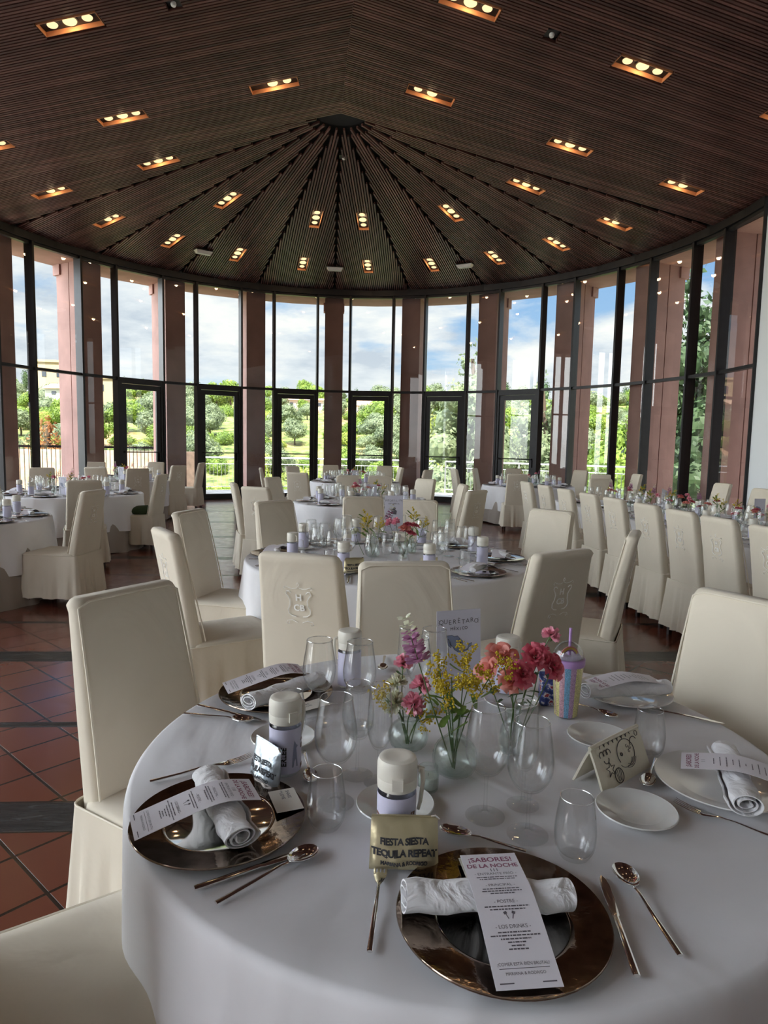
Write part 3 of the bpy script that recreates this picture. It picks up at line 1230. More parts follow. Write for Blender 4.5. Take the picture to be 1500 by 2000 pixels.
t = conifer('pine_tree', 'tall feathery tree behind the terrace railing, right of the middle', 8.6, 2.5, FOL[1], 21)
t.location = (3.9, 30.5, -2.2)
t = conifer('pine_tree', 'green tree beyond the terrace seen behind the rightmost door', 7.0, 2.1, FOL[1], 22)
t.location = (7.4, 31.5, -2.0)
t = conifer('poplar_tree', 'bushy green tree outside the tall glass bay right of the doors', 4.6, 2.2, FOL[0], 23)
t.location = (10.4, 28.5, -1.4)
t = conifer('dark_evergreen_tree', 'tall dark evergreen close outside the right-hand windows', 8.4, 1.35, FOL[2], 24, n=10)
t.location = (8.5, 18.9, -0.6)
t = conifer('dark_evergreen_tree', 'dark evergreen with bright leaves pressed against the right-hand glass', 8.2, 1.3, FOL[2], 25, n=10)
t.location = (10.6, 19.2, -0.6)
t = conifer('shrub_tree', 'bright green shrub tree low outside the right-hand windows', 3.8, 1.5, FOL[0], 26, n=6)
t.location = (12.0, 20.5, -0.8)
t = conifer('russet_tree', 'small tree with russet leaves outside the left windows', 3.2, .9, FOL[4], 27, n=6, leaf=.07, dens=900)
t.location = (-11.3, 22.0, -0.9)

# ------------------------------------------------------------------ houses on the hill
M_hwhite = simple('white rendered house wall', (0.62, 0.60, 0.56), 0.9)
M_hbeige = simple('beige rendered house wall', (0.50, 0.38, 0.24), 0.9)
M_roof = simple('pale terracotta roof', (0.52, 0.34, 0.24), 0.9, bump=0.3, bscale=6)
M_wing = simple('dark house window', (0.05, 0.06, 0.08), 0.3)


def house(name, label, az, d, w, dep, h, rz, m, roofh=1.2, nwin=2, zabs=0.0):
    x, y = d * math.sin(R_(az)), d * math.cos(R_(az))
    z = zabs
    root = thing(name, label, 'house', (x, y, z), R_(rz))
    mb = MB()
    mb.box(-w / 2, w / 2, -dep / 2, dep / 2, -4, h)
    mb.obj('wall', m, root, smooth=False)
    mb = MB()
    if roofh:
        e = .35
        mb.add([(-w / 2 - e, -dep / 2 - e, h), (w / 2 + e, -dep / 2 - e, h), (w / 2 + e, dep / 2 + e, h), (-w / 2 - e, dep / 2 + e, h), (-w / 2 - e, 0, h + roofh), (w / 2 + e, 0, h + roofh)],
               [(0, 1, 5, 4), (2, 3, 4, 5), (0, 4, 3), (1, 2, 5), (0, 3, 2, 1)])
        mb.obj('roof', M_roof, root, smooth=False)
    else:
        mb.box(-w / 2 - .2, w / 2 + .2, -dep / 2 - .2, dep / 2 + .2, h, h + .3)
        mb.obj('parapet', m, root, smooth=False)
    for i in range(nwin):
        u = -w / 2 + w * (i + .5) / nwin
        mb = MB()
        mb.box(u - .28, u + .28, -dep / 2 - .06, -dep / 2 + .1, h * .45, h * .75)
        mb.obj('window', M_wing, root, smooth=False)
    return root


house('house', 'white gabled house standing on the green hill left of the middle column', -1.6, 105, 3.7, 6, 2.4, 8, M_hwhite, 1.3, 1, zabs=5.2)
house('house', 'long white house above the ochre slope, seen through a door', -7.4, 112, 9, 5, 1.7, 4, M_hwhite, .5, 4, zabs=7.0)
house('house', 'pale low house on the crest of the hill to the left', -19.6, 128, 8, 5, 1.5, -6, M_hbeige, 0.8, 3, zabs=9.6)
house('tower_house', 'beige flat-roofed tower house seen through the left windows', -26.3, 100, 3.6, 3.4, 3.4, 10, M_hbeige, 0, 2, zabs=8.2)
house('house', 'small white house beside the beige tower', -25.9, 92, 2.4, 3.0, 1.3, -10, M_hwhite, .7, 1, zabs=6.4)
house('house', 'cream building on the hill seen between the left columns', -22.6, 100, 3.4, 4, 3.0, 0, M_hbeige, 0, 1, zabs=6.8)
house('house', 'reddish-roofed house on the skyline to the right', 9.6, 150, 12, 5, 1.3, 5, M_hbeige, 0.9, 4, zabs=12.2)
# low brick wall and dark fence by the left windows
M_brick = simple('pale brick', (0.62, 0.42, 0.28), 0.9, bump=0.5, bscale=9, var=0.2)
mb = MB()
mb.box(-4.2, 1.0, -.15, .15, -1.0, 1.5)
o = mb.obj('garden_wall', M_brick, smooth=False)
o.location = (-7.2, 21.4, -0.3)
o.rotation_euler = (0, 0, R_(12))
tag(o, 'pale brick garden wall outside the left doors', 'wall')
fence = thing('garden_fence', 'black metal bar fence outside the far left windows', 'fence', (-9.2, 17.8, -0.13), R_(40))
mb = MB()
for i in range(56):
    mb.box(i * .11 - 3.1, i * .11 - 3.085, -.008, .008, 0, 1.5)
mb.obj('bars', M_frame, fence, smooth=False)
mb = MB()
mb.box(-3.2, 3.1, -.02, .02, 1.42, 1.48)
mb.box(-3.2, 3.1, -.02, .02, .1, .15)
mb.obj('rail', M_frame, fence, smooth=False)
# white garden chair on the terrace
gc = thing('garden_chair', 'white frame garden chair on the terrace outside the leftmost door', 'chair', (-6.6, 18.9, -0.13), R_(25))
mb = MB()
for sx in (-.27, .27):
    mb.tube([(sx, -.25, 0), (sx, -.25, .42)], .016, 6)
    mb.tube([(sx, .25, 0), (sx, .27, .92)], .016, 6)
mb.tube([(-.27, .27, .92), (.27, .27, .92)], .016, 6)
mb.obj('frame', M_hwhite, gc)
mb = MB()
mb.box(-.27, .27, -.27, .27, .40, .44)
mb.box(-.25, .25, .255, .275, .5, .85)
mb.obj('seat', M_hwhite, gc, smooth=False)

# ------------------------------------------------------------------ recessed ceiling lights
M_housing = simple('bronze light housing', (0.55, 0.24, 0.11), 0.45)
M_tray = simple('black lamp tray', (0.02, 0.018, 0.016), 0.5)
M_lampc = emit('warm spotlight glass', (1.0, 0.72, 0.28), 1.1)
M_lamps = emit('warm dim spotlight glass', (1.0, 0.66, 0.34), 0.85)


def make_fixture(n):
    root = thing('recessed_downlight', 'recessed light', 'ceiling light')
    L, W, Hh = (.365, .118, .15)
    mb = MB()
    mb.box(-L, L, -W, -W + .008, 0.002, Hh)
    mb.box(-L, L, W - .008, W, 0.002, Hh)
    mb.box(-L, -L + .008, -W, W, 0.002, Hh)
    mb.box(L - .008, L, -W, W, 0.002, Hh)
    mb.obj('housing', M_housing, root, smooth=False)
    mb = MB()
    mb.box(-L + .01, L - .01, -W + .01, W - .01, .058, .14)
    mb.obj('lamp_tray', M_tray, root, smooth=False)
    xs = [(-.215, .070, 0), (0, .090, 1), (.215, .070, 0)] if n == 3 else [(-.20, .070, 0), (0.02, .085, 1)]
    for x, r, c in xs:
        mb = MB()
        mb.lathe([(0.001, .026), (r * .5, .029), (r * .85, .040), (r, .058), (.001, .060)], 20, M=T(x, 0, 0))
        lamp = mb.obj('lamp', M_lampc if c else M_lamps, root)
        mb = MB()
        mb.lathe([(r, .046), (r + .008, .046), (r + .008, .060), (r, .060), (r, .046)], 20, M=T(x, 0, 0))
        mb.obj('bezel', M_tray, lamp)
    return root


FX = {3: make_fixture(3), 2: make_fixture(2)}
where = {0: 'upper left of the ceiling, largest of that side', 1: 'left half of the flat ceiling, second from the top left', 2: 'left ceiling, on the first fan panel',
         3: 'low at the far left of the ceiling near the glass', 4: 'low on the left near the glass, with one lamp bright', 5: 'outer ring, leftmost of the ring over the doors',
         6: 'outer ring, second from the left', 7: 'outer ring, just left of the middle column', 8: 'outer ring, above the middle door', 9: 'outer ring, first right of the middle door',
         10: 'outer ring, second right of the middle door', 11: 'outer ring, third right of the middle door', 12: 'outer ring, far right above the tall windows', 13: 'right ceiling, close to the right windows',
         14: 'inner ring, rightmost', 15: 'inner ring, right of the apex', 16: 'inner ring, just right of the centre line', 17: 'inner ring, just left of the centre line',
         18: 'inner ring, left of the apex', 19: 'flat right ceiling, below the big right light', 20: 'flat right ceiling, largest at the upper right', 21: 'just right of the ridge near the apex',
         22: 'just left of the ridge near the apex', 23: 'at the top edge right of the ridge', 24: 'cut by the left edge of the ceiling', 25: 'cut by the right edge of the ceiling'}
for i, (x, y, n) in enumerate(LIGHTS):
    p = Vector((x, y))
    kind, o_, th = panel_of(p)
    u = dirv(th)
    z = ceil_z(p)
    lab = 'recessed warm spotlight strip, ' + where[i] if i in where else 'recessed warm spotlight strip in the ceiling near or behind the camera'
    f = put(FX[n], (x, y, z), 0, lab, 'recessed spotlight strips')
    xa = Vector((u.x, u.y, -SLOPE)).normalized()
    ya = Vector((-u.y, u.x, 0))
    za = xa.cross(ya)
    f.matrix_world = Matrix(((xa.x, ya.x, za.x, x), (xa.y, ya.y, za.y, y), (xa.z, ya.z, za.z, z), (0, 0, 0, 1)))
    ld = D.lights.new('spotlight_beam', 'POINT')
    ld.energy = LAMP
    ld.color = (1.0, 0.70, 0.40)
    ld.shadow_soft_size = 0.05
    lo = D.objects.new('spotlight_beam', ld)
    COL.objects.link(lo)
    lo.parent = f
    lo.location = (0, 0, .012)
M_ivory = simple('ivory plastic', (0.75, 0.75, 0.72), 0.4)
for (x, y), lab in zip(SPOTS + [(-0.87, 12.75)], ('small white spot in a black recess at the top edge, left of the ridge', 'small white spot in a black recess right of the ridge', 'tiny white spot just below the apex of the fan')):
    p = Vector((x, y))
    z = ceil_z(p)
    r = thing('ceiling_spot', lab, 'spotlight', (x, y, z))
    mb = MB()
    mb.box(-.085, .085, -.075, .075, .03, .07)
    mb.obj('recess_box', M_tray, r, smooth=False)
    mb = MB()
    mb.lathe([(0.001, -.02), (.025, -.012), (.034, .012), (.028, .035), (.001, .035)], 16)
    mb.obj('spot_head', M_ivory, r)
for (x, y), lab in zip([(-4.34, 15.94), (-1.36, 17.16), (1.85, 16.59)], ('left of the three pale emergency light bars on the ceiling seams', 'middle of the three pale emergency light bars on the ceiling seams', 'right of the three pale emergency light bars on the ceiling seams')):
    p = Vector((x, y))
    th = math.atan2(x - C0.x, y - C0.y)
    r = thing('emergency_light', lab, 'emergency light', (x, y, ceil_z(p) - .02), -th)
    r.location.z -= .03
    mb = MB()
    mb.add([(-.16, -.06, -.05), (.16, -.06, -.05), (.16, .05, -.05), (-.16, .05, -.05), (-.2, -.09, .02), (.2, -.09, .02), (.2, .08, .02), (-.2, .08, .02)], [(0, 1, 2, 3), (4, 7, 6, 5), (0, 4, 5, 1), (1, 5, 6, 2), (2, 6, 7, 3), (3, 7, 4, 0)])
    mb.obj('casing', M_ivory, r, smooth=False)
    mb = MB()
    mb.box(-.22, .22, -.11, .10, .02, .035)
    mb.obj('base_plate', M_tray, r, smooth=False)

# ------------------------------------------------------------------ banquet chair
TOPH = 1.05


def make_chair():
    root = thing('banquet_chair', 'chair', 'chair')
    rngc = random.Random(3)
    # back
    mb = MB()
    rings = []
    N = 14
    for i in range(N + 1):
        t = i / N
        z = 0.44 + (TOPH - 0.44) * t
        yc = -.215 - .085 * t - .02 * t * t
        hw = .206 - .022 * t
        hd = .040 - .008 * t
        if i == N:
            for dz, sh in ((-0.018, 0), (-.006, .006), (0, .016)):
                rings.append([(x, y + yc, z + dz - .012 * (abs(x) / .2) ** 6) for x, y in rrect(hw - sh, hd - sh * .9, .026, 4)])
        else:
            rings.append([(x + .0015 * math.sin(9 * z + 5 * x), y + yc + (.003 * math.sin(6 * z + x * 8)), z) for x, y in rrect(hw, hd, .026, 4)])
    mb.rings(rings)
    mb.obj('backrest', M_cream, root, angle=60)
    # seat
    mb = MB()
    rings = []
    for z, sh in ((.415, 0), (.455, 0), (.474, .004), (.483, .018), (.487, .05)):
        rings.append([(x * (1 + .02 * (y > 0)), y + .01, z) for x, y in rrect(.222 - sh, .245 - sh, .035, 5)])
    mb.rings(rings)
    mb.obj('seat', M_cream, root, angle=70)
    # skirt with kick pleats
    mb = MB()
    base = rrect(.226, .262, .03, 7, 0, -.012)
    # resample straight runs
    pts = []
    nb_ = len(base)
    for i in range(nb_):
        a, b = Vector(base[i]), Vector(base[(i + 1) % nb_])
        L = (b - a).length
        k = max(1, int(L / .018))
        for j in range(k):
            pts.append(a.lerp(b, j / k))
    rings = []
    NZ = 9
    for i in range(NZ + 1):
        t = i / NZ
        z = .468 - .385 * t
        ring = []
        for p in pts:
            n = Vector((p.x / .226, (p.y + .012) / .262))
            n = Vector((n.x ** 7 if n.x > 0 else -(abs(n.x) ** 7), n.y ** 7 if n.y > 0 else -(abs(n.y) ** 7)))
            if n.length:
                n.normalize()
            s = p.x if abs(n.y) > .7 else p.y
            wave = .013 * math.sin(s * 40 + (1 if n.y > 0 else 2)) + .007 * math.sin(s * 90)
            pleat = 0
            if n.y < -.7:
                pleat = -.045 * math.exp(-(p.x / .016) ** 2) + .014 * math.exp(-((abs(p.x) - .05) / .03) ** 2)
            corner = .012 if min(abs(abs(p.x) - .226), 1) < .03 and min(abs(abs(p.y + .012) - .262), 1) < .03 else 0
            off = .030 * t + (wave + pleat + corner) * t ** 1.2
            ring.append((p.x + n.x * off, p.y + n.y * off, z + .004 * math.sin(s * 30) * t))
        rings.append(ring)
    mb.rings(rings, True, False, False)
    mb.obj('skirt', M_cream, root, angle=80)
    # piping
    mb = MB()
    path = []
    for i in range(12):
        t = i / 11
        path.append((-(.206 - .022 * t) + .008, -.215 - .085 * t - .02 * t * t + .040 - .008 * t + .001, .49 + (TOPH - .03 - .49) * t))
    for i in range(1, 10):
        x = -.178 + .356 * i / 10
        path.append((x, -.32 + .031, TOPH - .012 - .012 * (abs(x) / .2) ** 6))
    path += [(-x, y, z) for x, y, z in reversed(path[:12])]
    mb.tube(path, .0035, 6)
    mb.obj('piping', M_pipe, root)
    mb = MB()
    mb.tube([(x, y, .470) for x, y in rrect(.228, .262, .034, 4, 0, -.008)], .0035, 5, closed=True)
    mb.obj('seat_piping', M_pipe, root)
    for sx in (-1, 1):
        for sy in (-1, 1):
            mb = MB()
            x, y = sx * .19, sy * .215 - .01
            mb.rings([rr3(.020, x, y, .30), rr3(.016, x, y + sy * .01, 0.0)][::-1])
            mb.obj('leg', M_leg, root, smooth=False)
    # embroidered crest on the outer back
    mb = MB()
    zc, tilt = .835, math.atan(.105 / .61)
    yb = -.215 - .085 * .665 - .02 * .44 - .0355 - .0025
    Mx = T(0, yb, zc) @ RX(tilt) @ RX(PI / 2)

    def cur(pts, r=.0021):
        mb.tube([(x * 1.15, y * 1.15, .0015) for x, y in pts], r, 5, M=Mx)
    for s in (-1, 1):
        cur([(s * x, y) for x, y in ((.030, .040), (.036, .047), (.046, .047), (.049, .036), (.041, .026), (.034, .012), (.036, -.008), (.044, -.024), (.042, -.040), (.030, -.049), (.014, -.051))])
        cur([(s * x, y) for x, y in ((.010, -.075), (.030, -.066), (.050, -.070), (.054, -.080), (.045, -.083), (.042, -.075))], .0013)
        cur([(s * x, y) for x, y in ((.004, .062), (.018, .058), (.034, .060), (.050, .066), (.056, .060), (.050, .056))], .0013)
        cur([(s * x, y) for x, y in ((0, .082), (.005, .074), (0, .066))], .0013)
    text_mb(mb, 'H', .040, Mx @ T(0, .026, .0012), .0009, .0008)
    text_mb(mb, 'CB', .040, Mx @ T(0, -.020, .001), .0009, .0006)
    mb.obj('crest', M_crest, root)
    return root


def rr3(h, cx, cy, z):
    return [(x, y, z) for x, y in rrect(h, h, h * .3, 2, cx, cy)]


chair0 = make_chair()
CH = [
    # top-back-centre x, y, heading (deg clockwise from straight ahead), label
    (-0.80, 2.01, 122, 'cream covered chair left of the nearest table, its front towards the camera'),
    (-.84, .97, 55, 'cream chair seat in the bottom left corner, pushed against the nearest table'),
    (1.17, 2.06, -122, 'cream covered chair cut by the right edge beside the nearest table'),
    (0.085, 2.58, 171, 'plain chair without crest directly behind the nearest table'),
    (-0.35, 2.72, 17, 'cream chair with large crest, back to the camera, left of the plain middle chair'),
    (0.81, 2.94, -33, 'shaded tan-looking chair with crest, leaning right of the QUERÉTARO card'),
    (1.40, 3.66, -66, 'cream chair in profile right of the shaded crest chair, facing the second table'),
    (-1.13, 3.38, 57, 'bright-backed cream chair at the near left of the second table'),
    (-1.31, 4.41, 104, 'shaded cream chair just beyond the bright-backed left chair of the second table'),
    (-0.89, 5.30, 133, 'tan-looking chair at the far left rim of the second table'),
    (-0.19, 5.92, 168, 'cream chair beyond the second table, behind its vases left of the place card'),
    (0.28, 5.66, 190, 'cream chair beyond the second table, just right of the place card'),
    (1.27, 4.96, -134, 'bright cream chair at the far right of the second table'),
    (1.00, 7.10, -50, 'tan-looking chair leaning right, behind the second table, facing the third table'),
    (0.99, 8.25, -95, 'bright narrow chair at the right of the third table'),
    (0.60, 9.50, -132, 'grey-cream chair at the far right rim of the third table'),
    (-0.07, 10.15, 182, 'tan chair beyond the third table, right of its place card'),
    (-0.55, 10.10, 176, 'tan chair beyond the third table, left of its place card, almost hidden'),
    (-1.74, 7.60, 72, 'chair in profile standing alone before the left open door, left of the third table'),
    (-1.36, 6.95, 28, 'pale chair with its back to the camera, left of the third table'),
    (-1.55, 9.10, 112, 'tan chair at the far left rim of the third table'),
    (-1.42, 10.75, 15, 'grey chair with crest, back to the camera, between the third and the farthest middle table'),
    (-2.35, 12.5, 80, 'slim chair in profile left of the farthest middle table'),
    (-1.95, 13.9, 125, 'tan chair at the left rim of the farthest middle table'),
    (-1.25, 15.2, 165, 'tan chair beyond the farthest middle table, left one of the pair before the doors'),
    (0.00, 15.4, 188, 'tan chair beyond the farthest middle table, right one of the pair before the doors'),
    (0.36, 14.5, -100, 'pale chair at the right of the farthest middle table'),
    (0.88, 13.3, -60, 'small pale chair half hidden behind the grey chair of the third table'),
    (1.48, 14.2, 78, 'chair in profile left of the far right round table'),
    (2.02, 14.9, 110, 'tall pale chair at the left of the far right round table'),
    (2.40, 11.95, 6, 'chair with pleated skirt and crest, back to the camera, before the far right round table'),
    (2.98, 15.3, 185, 'chair beyond the far right round table, behind its flowers'),
    (4.45, 15.0, -130, 'pale chair beyond the far right round table against the greenery'),
    (3.50, 10.70, 178, 'wide pale chair at the far end of the long table'),
    (4.12, 12.6, -160, 'low chair top behind the one at the far end of the long table'),
    (5.05, 13.2, -95, 'chair in profile standing by the glass at the right'),
    # left side of the room
    (-3.43, 7.53, -24, 'tan-looking chair with its back to the camera at the front of the left table'),
    (-4.55, 7.45, 4, 'grey chair cut by the left edge, back to the camera, at the left table'),
    (-3.12, 9.25, -88, 'chair in profile with a green bag on its seat, right of the left table'),
    (-5.55, 10.7, 160, 'tan chair on the far side of the left table, behind the card with the map'),
    (-4.95, 11.3, -3, 'grey-green chair with its back to the camera between the two left tables'),
    (-4.15, 11.1, -32, 'pale chair with lit right side at the front of the far left table'),
    (-6.15, 14.1, 168, 'tan chair behind the far left table, against the pink column'),
    (-5.15, 14.9, 186, 'pale chair behind the far left table, right of its flowers'),
    (-4.05, 13.0, -60, 'chair with pleated back, right of the far left table'),
    (-4.15, 15.0, -88, 'slim bright chair in profile by the open door at the left'),
    (-2.66, 6.02, -84, 'bright chair in profile beside the table cut by the left edge'),
]
row = [(4.08, 'nearest, cut by the right edge'), (4.64, 'second from the right edge'), (5.14, 'third from the right edge'), (5.70, 'fourth from the right edge'),
       (6.36, 'fifth from the right edge'), (6.98, 'sixth from the right edge'), (7.68, 'seventh from the right edge'), (8.42, 'eighth from the right edge'), (9.20, 'farthest of the row')]
for yy, lab in row:
    CH.append((2.33 - .085 * (yy - 5.02), yy, 82, 'cream crested chair in the long row, ' + lab))
for yy, lab in ((9.9, 'farthest, leaning beside the glass'), (8.6, 'middle one, behind the mauve flowers'), (7.6, 'nearest, cut by the right edge'), (6.6, 'beyond the right edge of the picture')):
    CH.append((4.95 - .085 * (yy - 8.5) + (.25 if yy > 9.5 else 0), yy, -98, 'window-side chair of the banquet table, ' + lab))
CHAIRS = []
for x, y, hd, lab in CH:
    h = R_(hd)
    f = Vector((math.sin(h), math.cos(h)))
    o = Vector((x, y)) + f * .32        # the top of the back leans behind the seat centre
    c = put(chair0, (o.x, o.y, 0), -h, lab, 'cream covered banquet chairs')
    CHAIRS.append(c)
# green bag on a chair
mb = MB()
rings = []
for i in range(9):
    t = i / 8
    wv = .16 * math.sin(PI * min(1, .12 + .83 * t)) ** .6
    rings.append([(-.17 + .34 * t, wv * math.cos(a) * .9, max(0.0, .045 * math.sin(a) * (1.2 if t > .3 else .8) + .045 + .03 * t * math.sin(a))) for a in [2 * PI * k / 14 for k in range(14)]])
mb.rings(rings)
bag = mb.obj('green_bag', simple('dark green fabric', (0.035, 0.06, 0.025), 0.9, bump=0.5, bscale=25))
bag.location = (-3.48, 9.22, .487)
tag(bag, 'dark green soft bag lying on a chair seat by the left table', 'bag')

# ------------------------------------------------------------------ tables
def drape(name, R, ztop, zhem, amp, n, seed, m, dome=0.0, flare=.06, nth=180):
    rg = random.Random(seed)
    ph = [rg.uniform(0, 6.28) for _ in range(5)]
    mb = MB()
    rings = []
    if ztop:
        rs = [0.02, .2, .4, .6, .8, .93, .985]
        for q in rs:
            rings.append([(R * q * math.cos(2 * PI * k / nth), R * q * math.sin(2 * PI * k / nth), ztop) for k in range(nth)])
        z0 = ztop
        for a in (35, 70):
            rings.append([((R - .012 + .014 * math.sin(R_(a))) * math.cos(2 * PI * k / nth), (R - .012 + .014 * math.sin(R_(a))) * math.sin(2 * PI * k / nth), ztop - .014 + .014 * math.cos(R_(a))) for k in range(nth)])
    else:
        z0 = .72
    NZ = 12
    for i in range(NZ + 1):
        t = i / NZ
        ring = []
        for k in range(nth):
            a = 2 * PI * k / nth
            f = (math.sin(n * a + ph[0]) * .6 + math.sin((n * 1.62 // 1) * a + ph[1]) * .45 + math.sin(5 * a + ph[2]) * .5 + math.sin(3 * a + ph[3]) * .35)
            hem = .02 * math.sin(4 * a + ph[4]) * t
            r = R + .004 + flare * t + amp * f * t ** .8
            z = (z0 - .02) + (zhem - z0 + .02) * t + hem
            ring.append((r * math.cos(a), r * math.sin(a), z))
        rings.append(ring)
    mb.rings(rings, True, bool(ztop), False)
    return mb.mesh(name, (m,), True, 75)


ZT = .755
TAB = {
    'T1': (0.20, 1.575, .775, 'the nearest round table'),
    'T2': (0.03, 4.42, .95, 'the MEDELLÍN table'),
    'T3': (-0.26, 8.82, .95, 'the third middle table'),
    'T4': (-0.62, 13.75, .93, 'the farthest middle table'),
    'T5': (-4.42, 9.32, .95, 'the left map-card table'),
    'T6': (-5.12, 13.0, .93, 'the far left round table'),
    'T7': (-4.15, 6.15, .93, 'the table cut by the left edge'),
    'T8': (2.95, 13.6, .93, 'the far right round table'),
}
M_wood = simple('plain table wood', (0.25, 0.16, 0.10), 0.6)


def round_table(key, seed):
    x, y, R, lab = TAB[key]
    t = thing('round_table', 'round banquet table under a white cloth, ' + lab, 'table', (x, y, 0), 0, 'round banquet tables')
    mb = MB()
    mb.lathe([(.001, .715), (R - .01, .715), (R - .01, ZT - .006), (.001, ZT - .006)], 48)
    mb.obj('tabletop', M_wood, t)
    for a in range(4):
        mb = MB()
        px, py = (R * .55) * math.cos(PI / 4 + a * PI / 2), (R * .55) * math.sin(PI / 4 + a * PI / 2)
        mb.tube([(px, py, 0), (px, py, .715)], .018, 8)
        mb.obj('leg', M_leg, t)
    me = drape('tablecloth', R, ZT - .002, .27, .018 if key == 'T1' else .034, 13, seed, M_linen, flare=-.01 if key == 'T1' else .03)
    c = D.objects.new('tablecloth', me)
    COL.objects.link(c)
    c.location = (x, y, 0)
    tag(c, 'white linen cloth draped over ' + lab, 'tablecloth', 'white tablecloths')
    me = drape('under_cloth', R - .05, 0, .012, .03, 17, seed + 5, M_under, flare=.09)
    c = D.objects.new('under_cloth', me)
    COL.objects.link(c)
    c.location = (x, y, 0)
    tag(c, 'taupe patterned under-cloth reaching the floor below ' + lab, 'tablecloth', 'taupe under-cloths')


for i, k in enumerate(TAB):
    round_table(k, 31 + i * 3)

# long banquet table
LT_ang = R_(5.1)
LTc = Vector((3.42, 6.7))
LTw, LTl = 1.30, 6.6
lt = thing('banquet_table', 'long rectangular banquet table under white cloth at the right', 'table', (LTc.x, LTc.y, 0), LT_ang)
mb = MB()
mb.box(-LTw / 2 + .01, LTw / 2 - .01, -LTl / 2 + .01, LTl / 2 - .01, .715, ZT - .006)
mb.obj('tabletop', M_wood, lt, smooth=False)
for sx in (-1, 1):
    for sy in (-1, 0, 1):
        mb = MB()
        mb.tube([(sx * (LTw / 2 - .1), sy * (LTl / 2 - .1), 0), (sx * (LTw / 2 - .1), sy * (LTl / 2 - .1), .715)], .02, 8)
        mb.obj('leg', M_leg, lt)
mb = MB()
pp = []
base = rrect(LTw / 2, LTl / 2, .05, 5)
for i in range(len(base)):
    a, b = Vector(base[i]), Vector(base[(i + 1) % len(base)])
    kk = max(1, int((b - a).length / .045))
    pp += [a.lerp(b, j / kk) for j in range(kk)]
rings = [[(p.x * .3, p.y * .3, ZT - .002) for p in pp], [(p.x * .985, p.y * .997, ZT - .002) for p in pp]]
for i in range(9):
    t = i / 8
    rr_ = []
    s = 0
    for j, p in enumerate(pp):
        s += (p - pp[j - 1]).length
        n = Vector(((p.x / (LTw / 2)) ** 15, (p.y / (LTl / 2)) ** 41))
        n = n.normalized() if n.length > 1e-6 else Vector((0, 0))
        off = .004 + .03 * t + (.016 * math.sin(s * 17) + .012 * math.sin(s * 29 + 1)) * t
        rr_.append((p.x + n.x * off, p.y + n.y * off, ZT - .015 - (.62) * t))
    rings.append(rr_)
mb.rings(rings, True, True, False)
c = mb.obj('tablecloth', M_linen, angle=75)
c.location = (LTc.x, LTc.y, 0)
c.rotation_euler = (0, 0, LT_ang)
tag(c, 'white linen cloth draped over the long banquet table', 'tablecloth', 'white tablecloths')

# ------------------------------------------------------------------ tableware prototypes
def closed_lathe(name, prof, m, parent=None, seg=36, label=None):
    """prof runs from the outer foot centre outwards, up and back inside to the axis"""
    mb = MB()
    mb.lathe(prof, seg)
    o = mb.obj(name, m, parent, angle=50)
    return o


def smooth_prof(pts, k=4):
    """Catmull-Rom through a profile"""
    out = []
    n = len(pts)
    for i in range(n - 1):
        p0, p1, p2, p3 = pts[max(0, i - 1)], pts[i], pts[i + 1], pts[min(n - 1, i + 2)]
        for j in range(k):
            t = j / k
            out.append(tuple(0.5 * ((2 * p1[c]) + (-p0[c] + p2[c]) * t + (2 * p0[c] - 5 * p1[c] + 4 * p2[c] - p3[c]) * t * t + (-p0[c] + 3 * p1[c] - 3 * p2[c] + p3[c]) * t ** 3) for c in (0, 1)))
    out.append(pts[-1])
    return [(max(0.0, r), z) for r, z in out]


def wine_glass(bowl=.0445, rim=.0345, h=.228, foot=.040, stem=.088, seg=36, k=4):
    th = .0011
    outer = [(bowl * .12, stem), (bowl * .55, stem + .008), (bowl * .90, stem + .032), (bowl, stem + .058), (bowl * .95, stem + .085), (rim + (bowl - rim) * .35, stem + (h - stem) * .8), (rim - .0002, h - .0022), (rim + .0008, h - .0008), (rim, h + .0003)]
    inner = [(r - th, z + (.0035 if i < 2 else .0005)) for i, (r, z) in enumerate(outer)]
    inner[0] = (0.0, stem + .006)
    prof = [(0, 0), (foot * .8, 0.0), (foot, .0008), (foot, .0018), (foot * .6, .0035), (foot * .2, .007), (.0045, .013), (.0036, .03), (.0034, stem - .02), (.0045, stem - .004)]
    prof += smooth_prof(outer, k) + list(reversed(smooth_prof(inner, k)))
    return prof


def tumbler(r0=.026, rmax=.038, rim=.030, h=.113, k=4):
    outer = [(r0, 0.0), (rmax * .93, .018), (rmax, .042), (rmax * .97, .065), (rim, h)]
    inner = [(0, .006), (r0 * .9, .0065), (rmax * .92 - .001, .020), (rmax - .0012, .042), (rmax * .97 - .0012, .065), (rim - .0011, h)]
    return [(0, .001)] + smooth_prof(outer, k) + list(reversed(smooth_prof(inner, k)))


def glass_thing(name, prof, label, cat, group, seg=36, m=None):
    o = closed_lathe(name, prof, m or M_glass, None, seg)
    top = max(prof, key=lambda q: q[1])
    mb = MB()
    mb.tube([((top[0] - .0004) * math.cos(2 * PI * k / seg), (top[0] - .0004) * math.sin(2 * PI * k / seg), top[1]) for k in range(seg)], .00085, 6, closed=True)
    mb.obj('rim', M_rimg, o)
    tag(o, label, cat, group)
    return o


G_wine = glass_thing('wine_glass', wine_glass(), 'wine glass', 'wine glass', 'wine glasses')
G_tall = glass_thing('wine_glass', wine_glass(.036, .028, .215, .035, .085), 'small wine glass', 'wine glass', 'wine glasses')
G_flute = glass_thing('champagne_flute', wine_glass(.028, .0235, .222, .034, .075), 'flute', 'champagne flute', 'champagne flutes')
G_tumb = glass_thing('water_tumbler', tumbler(), 'tumbler', 'tumbler', 'stemless water glasses')
